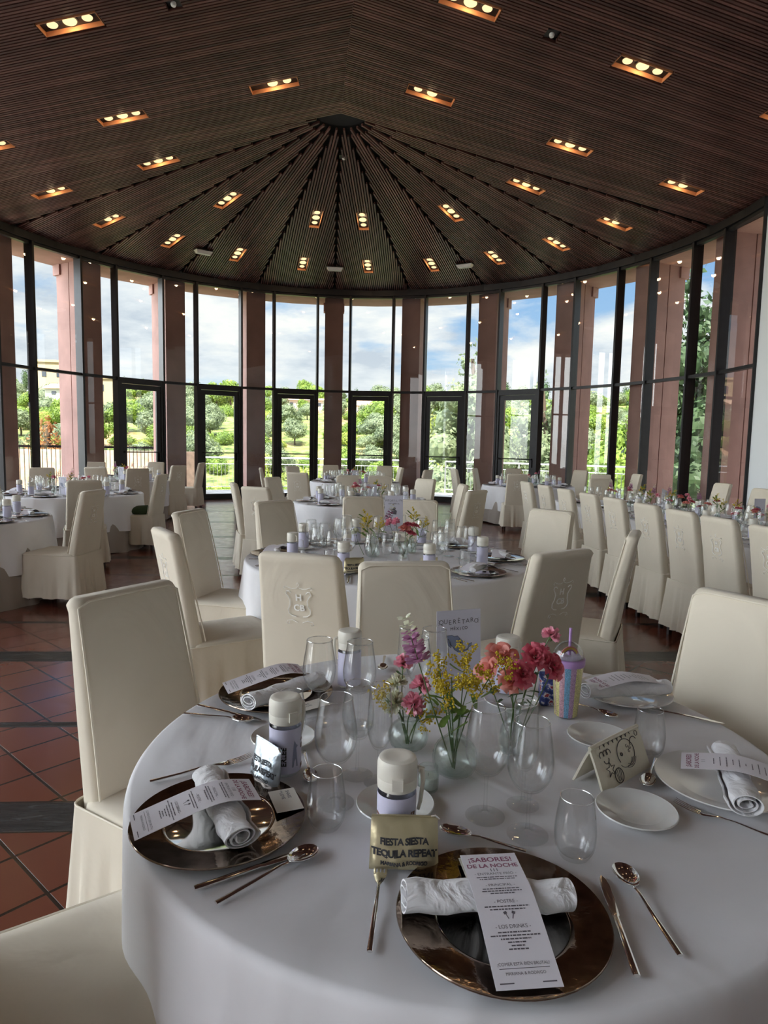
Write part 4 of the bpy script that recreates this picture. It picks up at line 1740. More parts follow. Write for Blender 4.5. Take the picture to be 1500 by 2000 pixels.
# lighter copies for the tables further away
F_wine = glass_thing('wine_glass', wine_glass(k=2), 'wine glass', 'wine glass', 'wine glasses', 18)
F_tall = glass_thing('wine_glass', wine_glass(.036, .028, .215, .035, .085, k=2), 'small wine glass', 'wine glass', 'wine glasses', 18)
F_tumb = glass_thing('water_tumbler', tumbler(k=2), 'tumbler', 'tumbler', 'stemless water glasses', 18)


def plate_prof(R, depth=.016, well=.62, th=.004):
    return [(0, .001), (R * well * .9, .001), (R * well, .003), (R * .97, depth - .002), (R, depth), (R - .0015, depth + .0022), (R * .95, depth + .0005),
            (R * (well + .06), th + .0035), (R * well, th), (0, th)]


def charger():
    root = thing('charger_plate', 'charger', 'plate')
    R = .168
    mb = MB()
    mb.lathe([(R * .62, .002), (R * .97, .010), (R * .995, .012), (R, .014), (R * .992, .0158), (R * .96, .0150), (R * .66, .0085), (R * .635, .0090), (R * .62, .0075)] + [(R * .62, .002)], 72)
    mb.obj('rim', M_rim, root, angle=60)
    mb = MB()
    mb.lathe([(0, .001), (R * .62, .001), (R * .625, .0075), (R * .60, .0050), (0, .0045)], 64)
    mb.obj('well', M_silver, root, angle=60)
    return root


P_charger = charger()
mb = MB()
mb.lathe(plate_prof(.140), 64)
P_plate = mb.obj('dinner_plate', M_china)
tag(P_plate, 'plate', 'plate', 'white dinner plates')
mb = MB()
mb.lathe(plate_prof(.081, .011, .6, .0035), 56)
P_bread = mb.obj('bread_plate', M_china)
tag(P_bread, 'plate', 'plate', 'white bread plates')


def bar(mb, secs, mi=0, M=None, n=8):
    """secs: (y, half width, z, half thickness) sections along y"""
    rings = []
    for y, hw, z, ht in secs:
        rings.append([(hw * math.cos(a), y, z + ht * math.sin(a)) for a in [2 * PI * k / n + PI / n for k in range(n)]])
    mb.rings(rings, True, True, True, mi, M)


def fork():
    mb = MB()
    bar(mb, [(-.115, .0045, .003, .0022), (-.110, .0050, .003, .0024), (-.05, .0040, .0045, .0022), (.0, .0030, .0085, .0018), (.028, .0028, .0075, .0016), (.042, .0075, .0052, .0013), (.056, .0115, .0042, .0010), (.064, .0122, .0045, .0009)], n=10)
    for i in range(4):
        x = -.0098 + i * .0065
        bar(mb, [(.060, .0024, .0045, .0009), (.085, .0020, .0058, .0009), (.108, .0013, .0105, .0007), (.115, .0006, .0130, .0005)], n=6, M=T(x, 0, 0))
    return mb.obj('fork', M_chrome)


def knife():
    mb = MB()
    bar(mb, [(-.110, .0050, .004, .0030), (-.106, .0058, .004, .0034), (-.05, .0056, .0044, .0034), (.0, .0052, .005, .0030), (.006, .0046, .005, .0026), (.012, .0066, .005, .0014), (.05, .0085, .0045, .0011), (.085, .0088, .004, .0009), (.103, .0060, .0035, .0007), (.112, .0012, .0035, .0005)], n=10)
    return mb.obj('knife', M_chrome)


def spoon(L=.205, w=.021):
    mb = MB()
    yb = L / 2 - .062
    bar(mb, [(-L / 2, .0050, .003, .0022), (-L / 2 + .005, .0052, .003, .0024), (-.03, .0040, .006, .0022), (yb - .015, .0028, .010, .0017), (yb + .003, .0034, .0085, .0014)], n=10)
    rings = []
    n = 20
    for q, zz in ((0.02, -.0065), (.3, -.0060), (.6, -.0040), (.85, -.0008), (1.0, .0030), (.985, .0038), (.85, .0003), (.6, -.0028), (.3, -.0047), (.02, -.0052)):
        ring = []
        for k in range(n):
            a = 2 * PI * k / n
            sx = w * q * math.cos(a) * (1 + .12 * math.sin(a))
            sy = .032 * q * math.sin(a)
            ring.append((sx, yb + .032 + sy, .0085 + zz))
        rings.append(ring)
    mb.rings(rings, True, True, True)
    return mb.obj('spoon', M_chrome)


P_fork, P_knife, P_spoon = fork(), knife(), spoon()
P_tea = spoon(.165, .017)
P_tea.name = 'dessert_spoon'
tag(P_fork, 'fork', 'fork', 'steel forks')
tag(P_knife, 'knife', 'knife', 'steel knives')
tag(P_spoon, 'spoon', 'spoon', 'steel spoons')
tag(P_tea, 'dessert spoon', 'spoon', 'steel dessert spoons')


def napkin(L=.265):
    """rolled napkin lying along x, spiral visible at its ends"""
    mb = MB()
    rgn = random.Random(4)
    turns, n = 2.6, 64
    rings = []
    NX = 13
    for i in range(NX):
        x = -L / 2 + L * i / (NX - 1)
        wob = .0022 * math.sin(i * 1.7) + .0012 * math.sin(i * 3.1)
        o_, in_ = [], []
        for k in range(n + 1):
            t = k / n
            a = 2 * PI * turns * t + 2.6
            r = .0095 + .0205 * t
            ex = 1.22 + .05 * math.sin(i)
            cx_, cz_ = r * ex * math.cos(a), r * .80 * math.sin(a)
            tt = .0026
            cx2, cz2 = (r - tt) * ex * math.cos(a), (r - tt) * .80 * math.sin(a)
            zz = .0245 + wob * .5
            o_.append((x + .004 * math.sin(t * 19) * (1 if i in (0, NX - 1) else 0), cx_ + wob, max(.0006, cz_ + zz)))
            in_.append((x + .004 * math.sin(t * 19) * (1 if i in (0, NX - 1) else 0), cx2 + wob, max(.0012, cz2 + zz)))
        rings.append(o_ + in_[::-1])
    m_ = len(rings[0])
    vs = [p for r in rings for p in r]
    fs = []
    for i in range(NX - 1):
        for j in range(m_):
            a, b = i * m_ + j, i * m_ + (j + 1) % m_
            fs.append((a, b, b + m_, a + m_))
    for e in (0, NX - 1):
        for k in range(n):
            a, b = e * m_ + k, e * m_ + k + 1
            c, d_ = e * m_ + (m_ - 2 - k), e * m_ + (m_ - 1 - k)
            fs.append((a, b, c, d_))
    mb.add(vs, fs)
    return mb.obj('rolled_napkin', M_napkin, angle=70)


P_nap = napkin()
tag(P_nap, 'napkin', 'napkin', 'rolled white napkins')
mb = MB()
rings = []
for i in range(9):
    t = i / 8
    rr_ = .030 * (math.sin(PI * (.12 + .82 * t))) ** .5
    rings.append([(-.11 + .22 * t, rr_ * 1.15 * math.cos(a) + .006 * math.sin(5 * t), max(.001, .024 + rr_ * .75 * math.sin(a))) for a in [2 * PI * k / 10 for k in range(10)]])
mb.rings(rings)
P_napf = mb.obj('rolled_napkin', M_napkin)
tag(P_napf, 'napkin', 'napkin', 'rolled white napkins')


# bottle with clear body, printed label, cream lid and strap
def bottle(detail=True, name='water_bottle'):
    root = thing(name, 'bottle', 'bottle')
    r, H = .0355, .118
    mb = MB()
    outer = [(.030, 0), (r, .006), (r, .06), (r, H - .012), (.031, H), (.029, H + .008)]
    inner = [(0, .005), (.030, .006), (r - .002, .012), (r - .002, .06), (r - .002, H - .013), (.029, H - .002), (.027, H + .008)]
    mb.lathe([(0, 0)] + outer + inner[::-1], 28 if detail else 16)
    mb.obj('bottle_body', M_glass, root, angle=50)
    mb = MB()
    seg = 28 if detail else 14
    mb.rings([[(q * math.cos(2 * PI * k / seg), q * math.sin(2 * PI * k / seg), z) for k in range(seg)] for q, z in ((r + .0002, .010), (r + .0002, H - .006), (r + .0008, H - .006), (r + .0008, .010))] , True, False, False)
    lab = mb.obj('printed_label', M_wrap, root)
    mb = MB()
    mb.lathe([(0, H + .001), (.0325, H + .001), (.0365, H + .004), (.0372, H + .022), (.0366, H + .0235), (.0372, H + .025), (.0370, H + .050), (.034, H + .0585), (.027, H + .061), (.020, H + .0595), (0, H + .0585)], seg)
    lid = mb.obj('lid', M_lid, root, angle=35)
    mb = MB()
    if detail:
        mb.tube([(.036, 0, H + .040), (.046, .002, H + .036), (.048, .004, H + .010), (.044, .006, H - .03), (.040, .004, H - .045)], [.0035, .0045, .0045, .004, .003], 8)
        mb.lathe([(0, 0), (.006, 0), (.006, .003), (0, .003)], 12, M=T(.0385, 0, H + .036) @ RY(PI / 2))
        mb.box(-.010, .010, -.0415, -.0365, H + .012, H + .034)
    else:
        mb.tube([(.034, 0, H + .045), (.048, 0, H + .040), (.048, 0, H + .012), (.034, 0, H + .008)], .004, 6)
    mb.obj('strap', M_lid, lid)
    if detail:
        # wrap flat artwork round the label
        def wrap(src, a0, zc, m, nm):
            d_ = MB()
            vs = []
            for x, y, z in src.v:
                a = a0 + x / (r + .001)
                q = r + .0011 + z
                vs.append((q * math.sin(a), -q * math.cos(a), zc + y))
            d_.add(vs, src.f)
            d_.obj(nm, m, lab, smooth=False)
        s_ = MB()
        text_mb(s_, 'ERLEE', .017, RZ(PI / 2), .0006, 0)
        wrap(s_, -.55, .050, M_ink, 'lettering')
        s_ = MB()
        s_.prism([(-.007, -.028), (.009, -.028), (.006, -.005), (.004, .015), (.009, .020), (.004, .024), (-.001, .034), (-.003, .024), (-.004, .010), (-.006, -.008)], 0, .0002)
        wrap(s_, .15, .052, M_greyblue, 'motif')
        s_ = MB()
        s_.prism([(-.006, -.004), (.004, -.006), (.010, 0), (.004, .006), (-.004, .006)], 0, .0002)
        s_.prism([(-.004, .012), (.008, .010), (.010, .016), (-.002, .018)], 0, .0002)
        s_.prism([(-.008, -.052), (.006, -.050), (.004, -.040), (-.006, -.042)], 0, .0002)
        wrap(s_, .85, .066, M_brown, 'motif')
        wrap(s_, -1.3, .060, M_brown, 'motif')
    return root


P_bottle = bottle()
P_bottlef = bottle(False)
for p_ in (P_bottle, P_bottlef):
    p_['group'] = 'cream lidded bottles'


# ------------------------------------------------------------------ printed cards
def bend_sheet(w_, h_, th_, n, fn):
    """sheet in xy, bent by z=fn(y)"""
    mb = MB()
    rings = []
    for i in range(n + 1):
        y = -h_ / 2 + h_ * i / n
        z = fn(y)
        rings.append([(-w_ / 2, y, z), (w_ / 2, y, z), (w_ / 2, y, z + th_), (-w_ / 2, y, z + th_)])
    mb.rings(rings)
    return mb


def lift(mb, fn, dz):
    mb.v = [(x, y, fn(y) + dz + z) for x, y, z in mb.v]
    return mb


def menu_card(w_=.092, h_=.232, fn=lambda y: 0, kid=False, name='menu_card'):
    root = bend_sheet(w_, h_, .0006, 14, fn).obj(name, M_paper, angle=60)
    s_ = w_ / .092

    def put_text(rows, m, nm):
        t_ = MB()
        for txt, x, y, sz, b in rows:
            text_mb(t_, txt, sz * s_, T(x * s_, y, 0), b, 0.0)
        lift(t_, fn, .0008)
        t_.obj(nm, m, root, smooth=False)
    put_text([('¡SABORES!', 0, h_ / 2 - .016, .0158, .0003), ('DE LA NOCHE', 0, h_ / 2 - .032, .0128, .0003)], M_purple, 'title_lettering')
    L = []
    t_ = MB()

    def rule(y, ww, x=0, hh=.0009):
        t_.box(x - ww / 2, x + ww / 2, y - hh / 2, y + hh / 2, 0, .0001)

    def small(y, widths):
        for i, ww in enumerate(widths):
            yy = y - i * .0047
            x = -ww / 2
            rg = random.Random(int(yy * 1e4))
            while x < ww / 2:
                l = rg.uniform(.003, .009)
                l = min(l, ww / 2 - x)
                t_.box(x, x + l - .0012, yy - .0009, yy + .0009, 0, .0001)
                x += l
    if not kid:
        for q, hd, ws in ((-.052, '- ENTRANTE FRÍO -', (.066, .058)), (-.079, '- PRINCIPAL -', (.060, .064, .040)), (-.111, '- POSTRE -', (.070, .056)), (-.150, '- LOS DRINKS -', (.050, .074, .046, .028, .020, .030))):
            L.append((hd, 0, h_ / 2 + q, .0078, 0))
            small(h_ / 2 + q - .008, ws)
        L.append(('¡COMER ESTÁ BIEN BRUTAL!', 0, -h_ / 2 + .031, .0058, 0))
        L.append(('MARIANA & RODRIGO', 0, -h_ / 2 + .019, .0055, 0))
        rule(-h_ / 2 + .0255, .072, 0, .0007)
        for x in (-.030, .030):
            t_.box(x - .010, x + .010, -h_ / 2 + .0065, -h_ / 2 + .008, 0, .0001)
        # crossed glasses motif and little cactus row
        for x, a in ((-.005, .35), (.005, -.35)):
            t_.box(-.0006, .0006, -.006, .006, 0, .0001, M=T(x, h_ / 2 - .133, 0) @ RZ(a))
            t_.box(-.0025, .0025, .002, .006, 0, .0001, M=T(x, h_ / 2 - .133, 0) @ RZ(a))
        for x in (-.005, 0, .005):
            t_.box(x - .0006, x + .0006, h_ / 2 - .046, h_ / 2 - .039, 0, .0001)
    else:
        for i in range(10):
            small(h_ / 2 - .065 - i * .0125, ((.03, .045, .05, .026, .04, .012, .03, .05, .04, .045)[i],))
        for x in (-.004, .004):
            t_.box(x - .0006, x + .0006, h_ / 2 - .048, h_ / 2 - .040, 0, .0001)
    for txt, x, y, sz, b in L:
        text_mb(t_, txt, sz * s_, T(x * s_, y, 0), b, 0.0)
    lift(t_, fn, .0008)
    t_.obj('small_print', M_greyink, root, smooth=False)
    return root


def share_card():
    mb = MB()
    mb.box(-.0425, .0425, -.0275, .0275, 0, .0006)
    root = mb.obj('share_card', simple('ivory card', (0.78, 0.74, 0.66), 0.6), smooth=False)
    t_ = MB()
    text_mb(t_, 'SHARE', .0105, T(-.020, .010, .0008), .0001, 0)
    text_mb(t_, 'the', .0070, T(-.034, -.001, .0008), 0, 0, shear=.3)
    text_mb(t_, 'LOVE', .0105, T(-.016, -.003, .0008), .0001, 0)
    t_.obj('lettering', M_greyink, root, smooth=False)
    return root


MEX = [(435, 268), (452, 270), (490, 270), (512, 281), (542, 277), (562, 300), (590, 325), (592, 345), (575, 365), (590, 395), (612, 402), (636, 392), (641, 375), (650, 352), (676, 343), (670, 370), (645, 385), (640, 402), (610, 408), (590, 421), (545, 415), (512, 392), (500, 370), (480, 350), (468, 312), (452, 298), (470, 335), (483, 362), (480, 376), (457, 352), (447, 330), (440, 300)]


def place_card(t1, t2, w_=.150, h_=.245, mapped=True, name='table_name_card'):
    """upright card with a printed town name, facing -y, standing on its lower edge"""
    root = thing(name, 'card', 'table card')
    mb = MB()
    mb.box(-w_ / 2, w_ / 2, -.0006, .0006, 0, h_)
    card = mb.obj('card_sheet', M_cardpaper, root, smooth=False)
    Mx = T(0, -.0009, 0) @ RX(PI / 2)
    t_ = MB()
    sz = min(.0265, w_ * .90 / (len(t1) * .74))
    # hand-drawn look: every capital a little shifted
    for i, ch in enumerate(t1):
        x = (i - (len(t1) - 1) / 2) * sz * .74
        text_mb(t_, ch, sz, Mx @ T(x, h_ - .036 + .002 * math.sin(i * 2.1), 0) @ RZ(.06 * math.sin(i * 3.7)), -.0002, .0001)
    for sx in (-1, 1):
        for k in (-1, 0, 1):
            t_.box(-.003, .003, -.0004, .0004, 0, .0002, M=Mx @ T(sx * (w_ / 2 - .008), h_ - .036 + k * .006, 0) @ RZ(sx * k * .5))
    for i, ch in enumerate(t2):
        text_mb(t_, ch, .0135, Mx @ T((i - (len(t2) - 1) / 2) * .0098, h_ - .058 + .001 * math.sin(i * 1.7), 0), 0, .0001)
    t_.obj('lettering', M_ink, card, smooth=False)
    if mapped:
        s_ = .088 / 240
        mb = MB()
        poly = [((x - 555) * s_, (345 - y) * s_ + h_ - .105) for x, y in MEX][::-1]
        mb.prism(poly, 0, .0003, M=Mx)
        mp_ = mb.obj('printed_map', M_mapblue, card, smooth=False)
        mb = MB()
        mb.tube([(x, y, .0003) for x, y in poly], .0006, 5, M=Mx, closed=True)
        px, py = (568 - 555) * s_, (345 - 348) * s_ + h_ - .105
        mb.lathe([(0, 0), (.0042, 0), (.0042, .0005), (0, .0005)], 14, M=Mx @ T(px, py + .002, .0002))
        mb.prism([(px - .0036, py), (px, py - .0085), (px + .0036, py)], .0002, .0006, M=Mx)
        mb.obj('map_outline', M_ink, mp_, smooth=False)
    else:
        mb = MB()
        mb.prism([(-.020, .0), (.018, -.004), (.022, .022), (.010, .030), (.014, .042), (.0, .050), (-.006, .036), (-.020, .030), (-.016, .014)], 0, .0003, M=Mx @ T(0, h_ - .130, 0))
        mb.obj('printed_map', M_greyink, card, smooth=False)
    return root


# ------------------------------------------------------------------ pouches
def pouch(m, name, lines, w_=.120, h_=.092):
    root = thing(name, 'pouch', 'pouch')
    mb = MB()
    nx, ny = 20, 14
    front, backs = [], []

    def bulge(u, v):
        e = (1 - u * u) ** .5 * max(0, (1 - v)) ** .6 * min(1, (v + 1) * 3) ** .5
        return .014 * e + .0015 * math.sin(u * 9 + v * 5) * e + .001
    grid = []
    for s in (-1, 1):
        g = []
        for j in range(ny + 1):
            v = -1 + 2 * j / ny
            rowp = []
            for i in range(nx + 1):
                u = -1 + 2 * i / nx
                rowp.append((u * w_ / 2 * (1 - .02 * v), s * bulge(u, v), (v + 1) / 2 * h_))
            g.append(rowp)
        grid.append(g)
    for s, g in zip((-1, 1), grid):
        vs = [p for r in g for p in r]
        fs = []
        for j in range(ny):
            for i in range(nx):
                a = j * (nx + 1) + i
                fs.append((a, a + 1, a + nx + 2, a + nx + 1))
        mb.add(vs, fs)
    # side walls
    for i in range(nx):
        for j in (0, ny):
            a, b = grid[0][j][i], grid[0][j][i + 1]
            c, d_ = grid[1][j][i + 1], grid[1][j][i]
            mb.add([a, b, c, d_], [(0, 1, 2, 3)])
    for j in range(ny):
        for i in (0, nx):
            a, b = grid[0][j][i], grid[0][j + 1][i]
            c, d_ = grid[1][j + 1][i], grid[1][j][i]
            mb.add([a, b, c, d_], [(0, 1, 2, 3)])
    mb.obj('bag', m, root)
    mb = MB()
    mb.tube([(-w_ / 2 + .002, 0, h_), (0, 0, h_ + .001), (w_ / 2 - .002, 0, h_)], .0022, 6)
    mb.obj('zip', m, root)
    mb = MB()
    mb.tube([(w_ / 2 - .012, -.002, h_ + .002), (w_ / 2 - .006, -.005, h_ + .004), (w_ / 2 + .001, -.004, h_ - .002)], .0018, 6)
    mb.obj('zip_pull', M_chrome, root)
    t_ = MB()
    for i, (txt, sz, z) in enumerate(lines):
        text_mb(t_, txt, sz, T(0, 0, z) @ RX(PI / 2), sz * .045, .0, space=.92)
    vs = []
    for x, y, z in t_.v:
        u, v = x / (w_ / 2), 2 * z / h_ - 1
        vs.append((x, -bulge(u, v) - .0009, z + .0015 * math.sin(x * 70)))
    t_.v = vs
    t_.obj('lettering', M_ink, root, smooth=False)
    return root


M_gold = simple('crumpled gold fabric', (0.60, 0.53, 0.34), 0.36, 0.85, bump=0.35, bscale=22)
M_silverf = simple('crumpled silver fabric', (0.50, 0.56, 0.62), 0.36, 0.95, bump=0.45, bscale=24)
LINES = [('FIESTA SIESTA', .0150, .053), ('TEQUILA REPEAT', .0160, .034), ('MARIANA & RODRIGO', .0086, .018)]
P_gold = pouch(M_gold, 'gold_pouch', LINES)
P_silv = pouch(M_silverf, 'silver_pouch', LINES)


# ------------------------------------------------------------------ flowers
def on_sphere(rng, up=-1.0):
    while True:
        v = Vector((rng.gauss(0, 1), rng.gauss(0, 1), rng.gauss(0, 1)))
        if v.length > .1:
            v.normalize()
            if v.z > up:
                return v


def petal_quad(mb, c, d, side, L, W, curl=.3):
    """cupped petal: 3x3 grid"""
    d = d.normalized()
    side = (side - d * side.dot(d)).normalized()
    n = d.cross(side)
    vs = []
    for j in range(4):
        t = j / 3
        wv = W * (.35 + 1.0 * t - .55 * t ** 3)
        for i in (-1, 0, 1):
            p = c + d * (L * t) + side * (i * wv) + n * (curl * L * (t * t * .8 - abs(i) * .18 * t))
            vs.append(p)
    fs = []
    for j in range(3):
        for i in range(2):
            a = j * 3 + i
            fs.append((a, a + 1, a + 4, a + 3))
    mb.add(vs, fs)


def bloom(kind, rng, s=1.0):
    mb = MB()
    up = Vector((0, 0, 1))
    if kind in ('rose', 'bigrose'):
        big = kind == 'bigrose'
        rings_ = ((3, .0035, .017, .0), (4, .007, .019, .001), (5, .0108, .019, .003), (6, .0150, .0165, .006), (7, .0190, .012, .010)) if not big else \
                 ((3, .006, .026, .0), (4, .013, .029, .003), (5, .021, .027, .008), (6, .029, .020, .014))
        for ri, (n, R, H_, fl_) in enumerate(rings_):
            for k in range(n):
                a0 = 2 * PI * (k + .41 * ri) / n + rng.uniform(-.1, .1)
                wid = 2 * PI / n * .68
                hh = H_ * rng.uniform(.9, 1.1)
                vs, fs = [], []
                for j in range(5):
                    t = j / 4
                    for i in range(-2, 3):
                        a_ = a0 + wid * i / 2 * (.55 + .45 * math.sin(PI * min(1, t + .15)))
                        rr_ = (R * (.35 + .75 * math.sin(t * PI / 2)) + fl_ * max(0, t - .6) * 2.2 + .0012 * abs(i) * t) * s
                        zz = (-.010 + hh * t - fl_ * .5 * max(0, t - .75) * 4 - .0016 * i * i * t) * s
                        vs.append((rr_ * math.cos(a_), rr_ * math.sin(a_), zz))
                for j in range(4):
                    for i in range(4):
                        q = j * 5 + i
                        fs.append((q, q + 1, q + 6, q + 5))
                mb.add(vs, fs)
    elif kind in ('carnation', 'mum'):
        N = 70 if kind == 'carnation' else 130
        for _ in range(N):
            v = on_sphere(rng, -.25)
            side = v.cross(on_sphere(rng)).normalized()
            L = (.022 if kind == 'carnation' else .030) * rng.uniform(.75, 1.1) * s
            petal_quad(mb, Vector((0, 0, -.006)) + v * .003, v, side, L, (.0055 if kind == 'carnation' else .0035) * s, rng.uniform(-.5, .5))
    elif kind == 'goldenrod':
        for b in range(10):
            base = Vector((rng.uniform(-.018, .018) * s, rng.uniform(-.018, .018) * s, rng.uniform(-.04, .012) * s))
            dr = (Vector((base.x * 40, base.y * 40, 1.0))).normalized()
            for _ in range(17):
                p = base + dr * rng.uniform(0, .024) + Vector((rng.gauss(0, .0045), rng.gauss(0, .0045), rng.gauss(0, .003)))
                r = rng.uniform(.0020, .0036)
                mb.add([p + Vector(q) * r for q in ((1, 0, 0), (-1, 0, 0), (0, 1, 0), (0, -1, 0), (0, 0, 1), (0, 0, -1))],
                       [(0, 2, 4), (2, 1, 4), (1, 3, 4), (3, 0, 4), (2, 0, 5), (1, 2, 5), (3, 1, 5), (0, 3, 5)])
    elif kind == 'snapdragon':
        for lv in range(7):
            z = -.055 + .017 * lv
            n = 4 if lv < 4 else 3
            q = 1 - .09 * lv
            for k in range(n):
                a = 2 * PI * (k + lv * .5) / n
                d = Vector((math.cos(a), math.sin(a), .35))
                side = Vector((-math.sin(a), math.cos(a), 0))
                c = Vector((.004 * math.cos(a), .004 * math.sin(a), z))
                petal_quad(mb, c, d + Vector((0, 0, .5)), side, .021 * q * s, .011 * q * s, -.5)
                petal_quad(mb, c, d - Vector((0, 0, .55)), side, .019 * q * s, .011 * q * s, .5)
                petal_quad(mb, c + d * .006, d, side, .014 * q * s, .009 * q * s, .2)
    return mb


def flower(name, label, base, head, kind, m, seed, size=1.0, tilt=None, leaves=3, cat='flower', group=None, bud=None, twocol=None, leafm=None, lsize=1.0):
    """stem from base to head, all in table coordinates; the root sits at the stem base"""
    rng = random.Random(seed)
    base, head = Vector(base), Vector(head)
    root = thing(name, label, cat, base, 0, group)
    h = head - base
    mid = h * .5 + Vector((rng.uniform(-.01, .01), rng.uniform(-.01, .01), .01))
    mb = MB()
    path = [Vector((0, 0, 0)), h * .25 + (mid - h * .5) * .6, mid, h * .78 + (mid - h * .5) * .5, h]
    mb.tube(path, [.0017, .0016, .0015, .0013, .0012], 6)
    if kind in ('carnation',):
        mb.lathe([(.001, -.020), (.0055, -.014), (.006, -.004), (.0075, .0)], 10, M=T(*h))
    mb.obj('stem', M_stem, root)
    mb = bloom(kind, rng, size)
    ax = (h.normalized() if tilt is None else Vector(tilt).normalized())
    Mx = T(*h) @ ax.to_track_quat('Z', 'Y').to_matrix().to_4x4()
    mb.v = [tuple(Mx @ Vector(v)) for v in mb.v]
    bl = mb.obj('bloom', m, root, angle=180)
    if twocol is not None:
        bl.data.materials.append(twocol)
        for p in bl.data.polygons:
            lz = (Mx.inverted() @ Vector(p.center)).z
            if lz > .012 * size:
                p.material_index = 1
    for i in range(leaves):
        t = rng.uniform(.45, .9)
        p = h * t
        a = rng.uniform(0, 2 * PI)
        d = Vector((math.cos(a), math.sin(a), rng.uniform(.1, .9)))
        mb = MB()
        L = rng.uniform(.025, .045) * lsize
        petal_quad(mb, p, d, Vector((-math.sin(a), math.cos(a), 0)), L, L * .17, rng.uniform(-.5, .3))
        mb.obj('leaf', leafm or M_leaf, root, angle=180)
    return root


# ------------------------------------------------------------------ vases
def vase_round():
    mb = MB()
    seg, ribs = 72, 18
    prof = [(0.018, 0), (.040, .008), (.049, .030), (.046, .050), (.033, .066), (.024, .072), (.027, .080)]
    sp_ = smooth_prof(prof, 4)
    inn = [(max(0, r - .0022), z + (.004 if i < 2 else 0)) for i, (r, z) in enumerate(sp_)]
    full = [(0, 0.001)] + sp_ + inn[::-1] + [(0, .005)]
    rings = []
    for i, (r, z) in enumerate(full):
        rib = .0010 if i <= len(sp_) else 0
        rings.append([(max(1e-5, r + rib * math.cos(ribs * a) * (r > .02)) * math.cos(a), max(1e-5, r + rib * math.cos(ribs * a) * (r > .02)) * math.sin(a), z) for a in [2 * PI * k / seg for k in range(seg)]])
    mb.rings(rings)
    return mb.obj('ribbed_bud_vase', M_glass2, angle=60)


def vase_diamond(H=.150):
    mb = MB()
    seg = 80
    prof = smooth_prof([(.030, 0), (.045, .012), (.050, .040), (.042, .068), (.020, .088), (.0145, .105), (.0150, .130), (.0225, H)], 7)
    inn = [(max(0, r - .0028), z + (.004 if i < 6 else 0)) for i, (r, z) in enumerate(prof)]
    rings = [[(1e-5 * math.cos(2 * PI * k / seg), 1e-5 * math.sin(2 * PI * k / seg), .001) for k in range(seg)]]
    for r, z in prof:
        rings.append([((r + (.0022 * abs(math.sin(10 * a + z * 190)) * abs(math.sin(10 * a - z * 190)) if z < .09 else 0)) * math.cos(a),
                       (r + (.0022 * abs(math.sin(10 * a + z * 190)) * abs(math.sin(10 * a - z * 190)) if z < .09 else 0)) * math.sin(a), z) for a in [2 * PI * k / seg for k in range(seg)]])
    for r, z in inn[::-1]:
        rings.append([(r * math.cos(2 * PI * k / seg), r * math.sin(2 * PI * k / seg), z) for k in range(seg)])
    mb.rings(rings)
    return mb.obj('cut_glass_vase', M_glass2, angle=30)


def vase_bud():
    mb = MB()
    prof = smooth_prof([(.026, 0), (.032, .010), (.033, .040), (.027, .065), (.017, .082), (.015, .092), (.022, .104)], 4)
    inn = [(max(0, r - .0022), z + (.004 if i < 3 else 0)) for i, (r, z) in enumerate(prof)]
    mb.lathe([(0, .001)] + prof + inn[::-1] + [(0, .006)], 40)
    return mb.obj('bud_vase', M_glass2, angle=60)


V_round, V_diam, V_bud = vase_round(), vase_diamond(), vase_bud()
for v_ in (V_round, V_diam, V_bud):
    tag(v_, 'vase', 'vase', 'small glass bud vases')


def votive():
    root = thing('candle_votive', 'votive', 'candle', group='glass candle votives')
    mb = MB()
    ro = smooth_prof([(.019, 0), (.0225, .004), (.0235, .025), (.0225, .040), (.0205, .046), (.0215, .052)], 3)
    ri = [(max(0, r - .002), z + (.004 if i < 3 else 0)) for i, (r, z) in enumerate(ro)]
    mb.lathe([(0, .001)] + ro + ri[::-1] + [(0, .005)], 28)
    mb.obj('votive_glass', M_glass2, root)
    mb = MB()
    mb.lathe([(0, .006), (.0190, .006), (.0205, .012), (.0205, .030), (.018, .032), (.002, .031), (0, .031)], 24)
    mb.obj('wax', M_wax, root)
    mb = MB()
    mb.tube([(0, 0, .031), (.0006, 0, .037)], .0006, 5)
    mb.obj('wick', M_ink, root)
    return root


P_votive = votive()

# ------------------------------------------------------------------ the nearest table
Z1 = .757
NT1 = 'nearest table'


def lay(proto, x, y, ang, label, z=Z1, group=None):
    """ang in degrees: rotation about z"""
    return put(proto, (x, y, z), R_(ang), label, group)


lay(P_charger, .199, .976, 0, 'silver charger plate at the front of the nearest table, under the upright menu')
lay(P_charger, -.312, 1.232, 40, 'silver charger plate at the left of the nearest table, under the sideways menu')
lay(P_charger, -.310, 1.905, 80, 'silver charger plate at the back left of the nearest table')
lay(P_plate, .768, 1.415, 0, 'white dinner plate at the right of the nearest table with a menu on it')
lay(P_plate, .745, 1.955, 0, 'white dinner plate at the back right of the nearest table behind the glitter cup')
lay(P_bread, .532, 1.294, 0, 'empty white side plate between the front tumbler and the right dinner plate')
lay(P_bread, .568, 1.643, 0, 'white side plate partly hidden by the tent-shaped drawing case')
lay(P_bread, .035, 1.300, 0, 'white side plate behind the front bottle and gold pouch')
lay(P_bread, -.243, 1.601, 0, 'white side plate behind the left bottle with the label turned sideways')
lay(P_bread, .385, 1.880, 0, 'white side plate behind the deep pink roses')
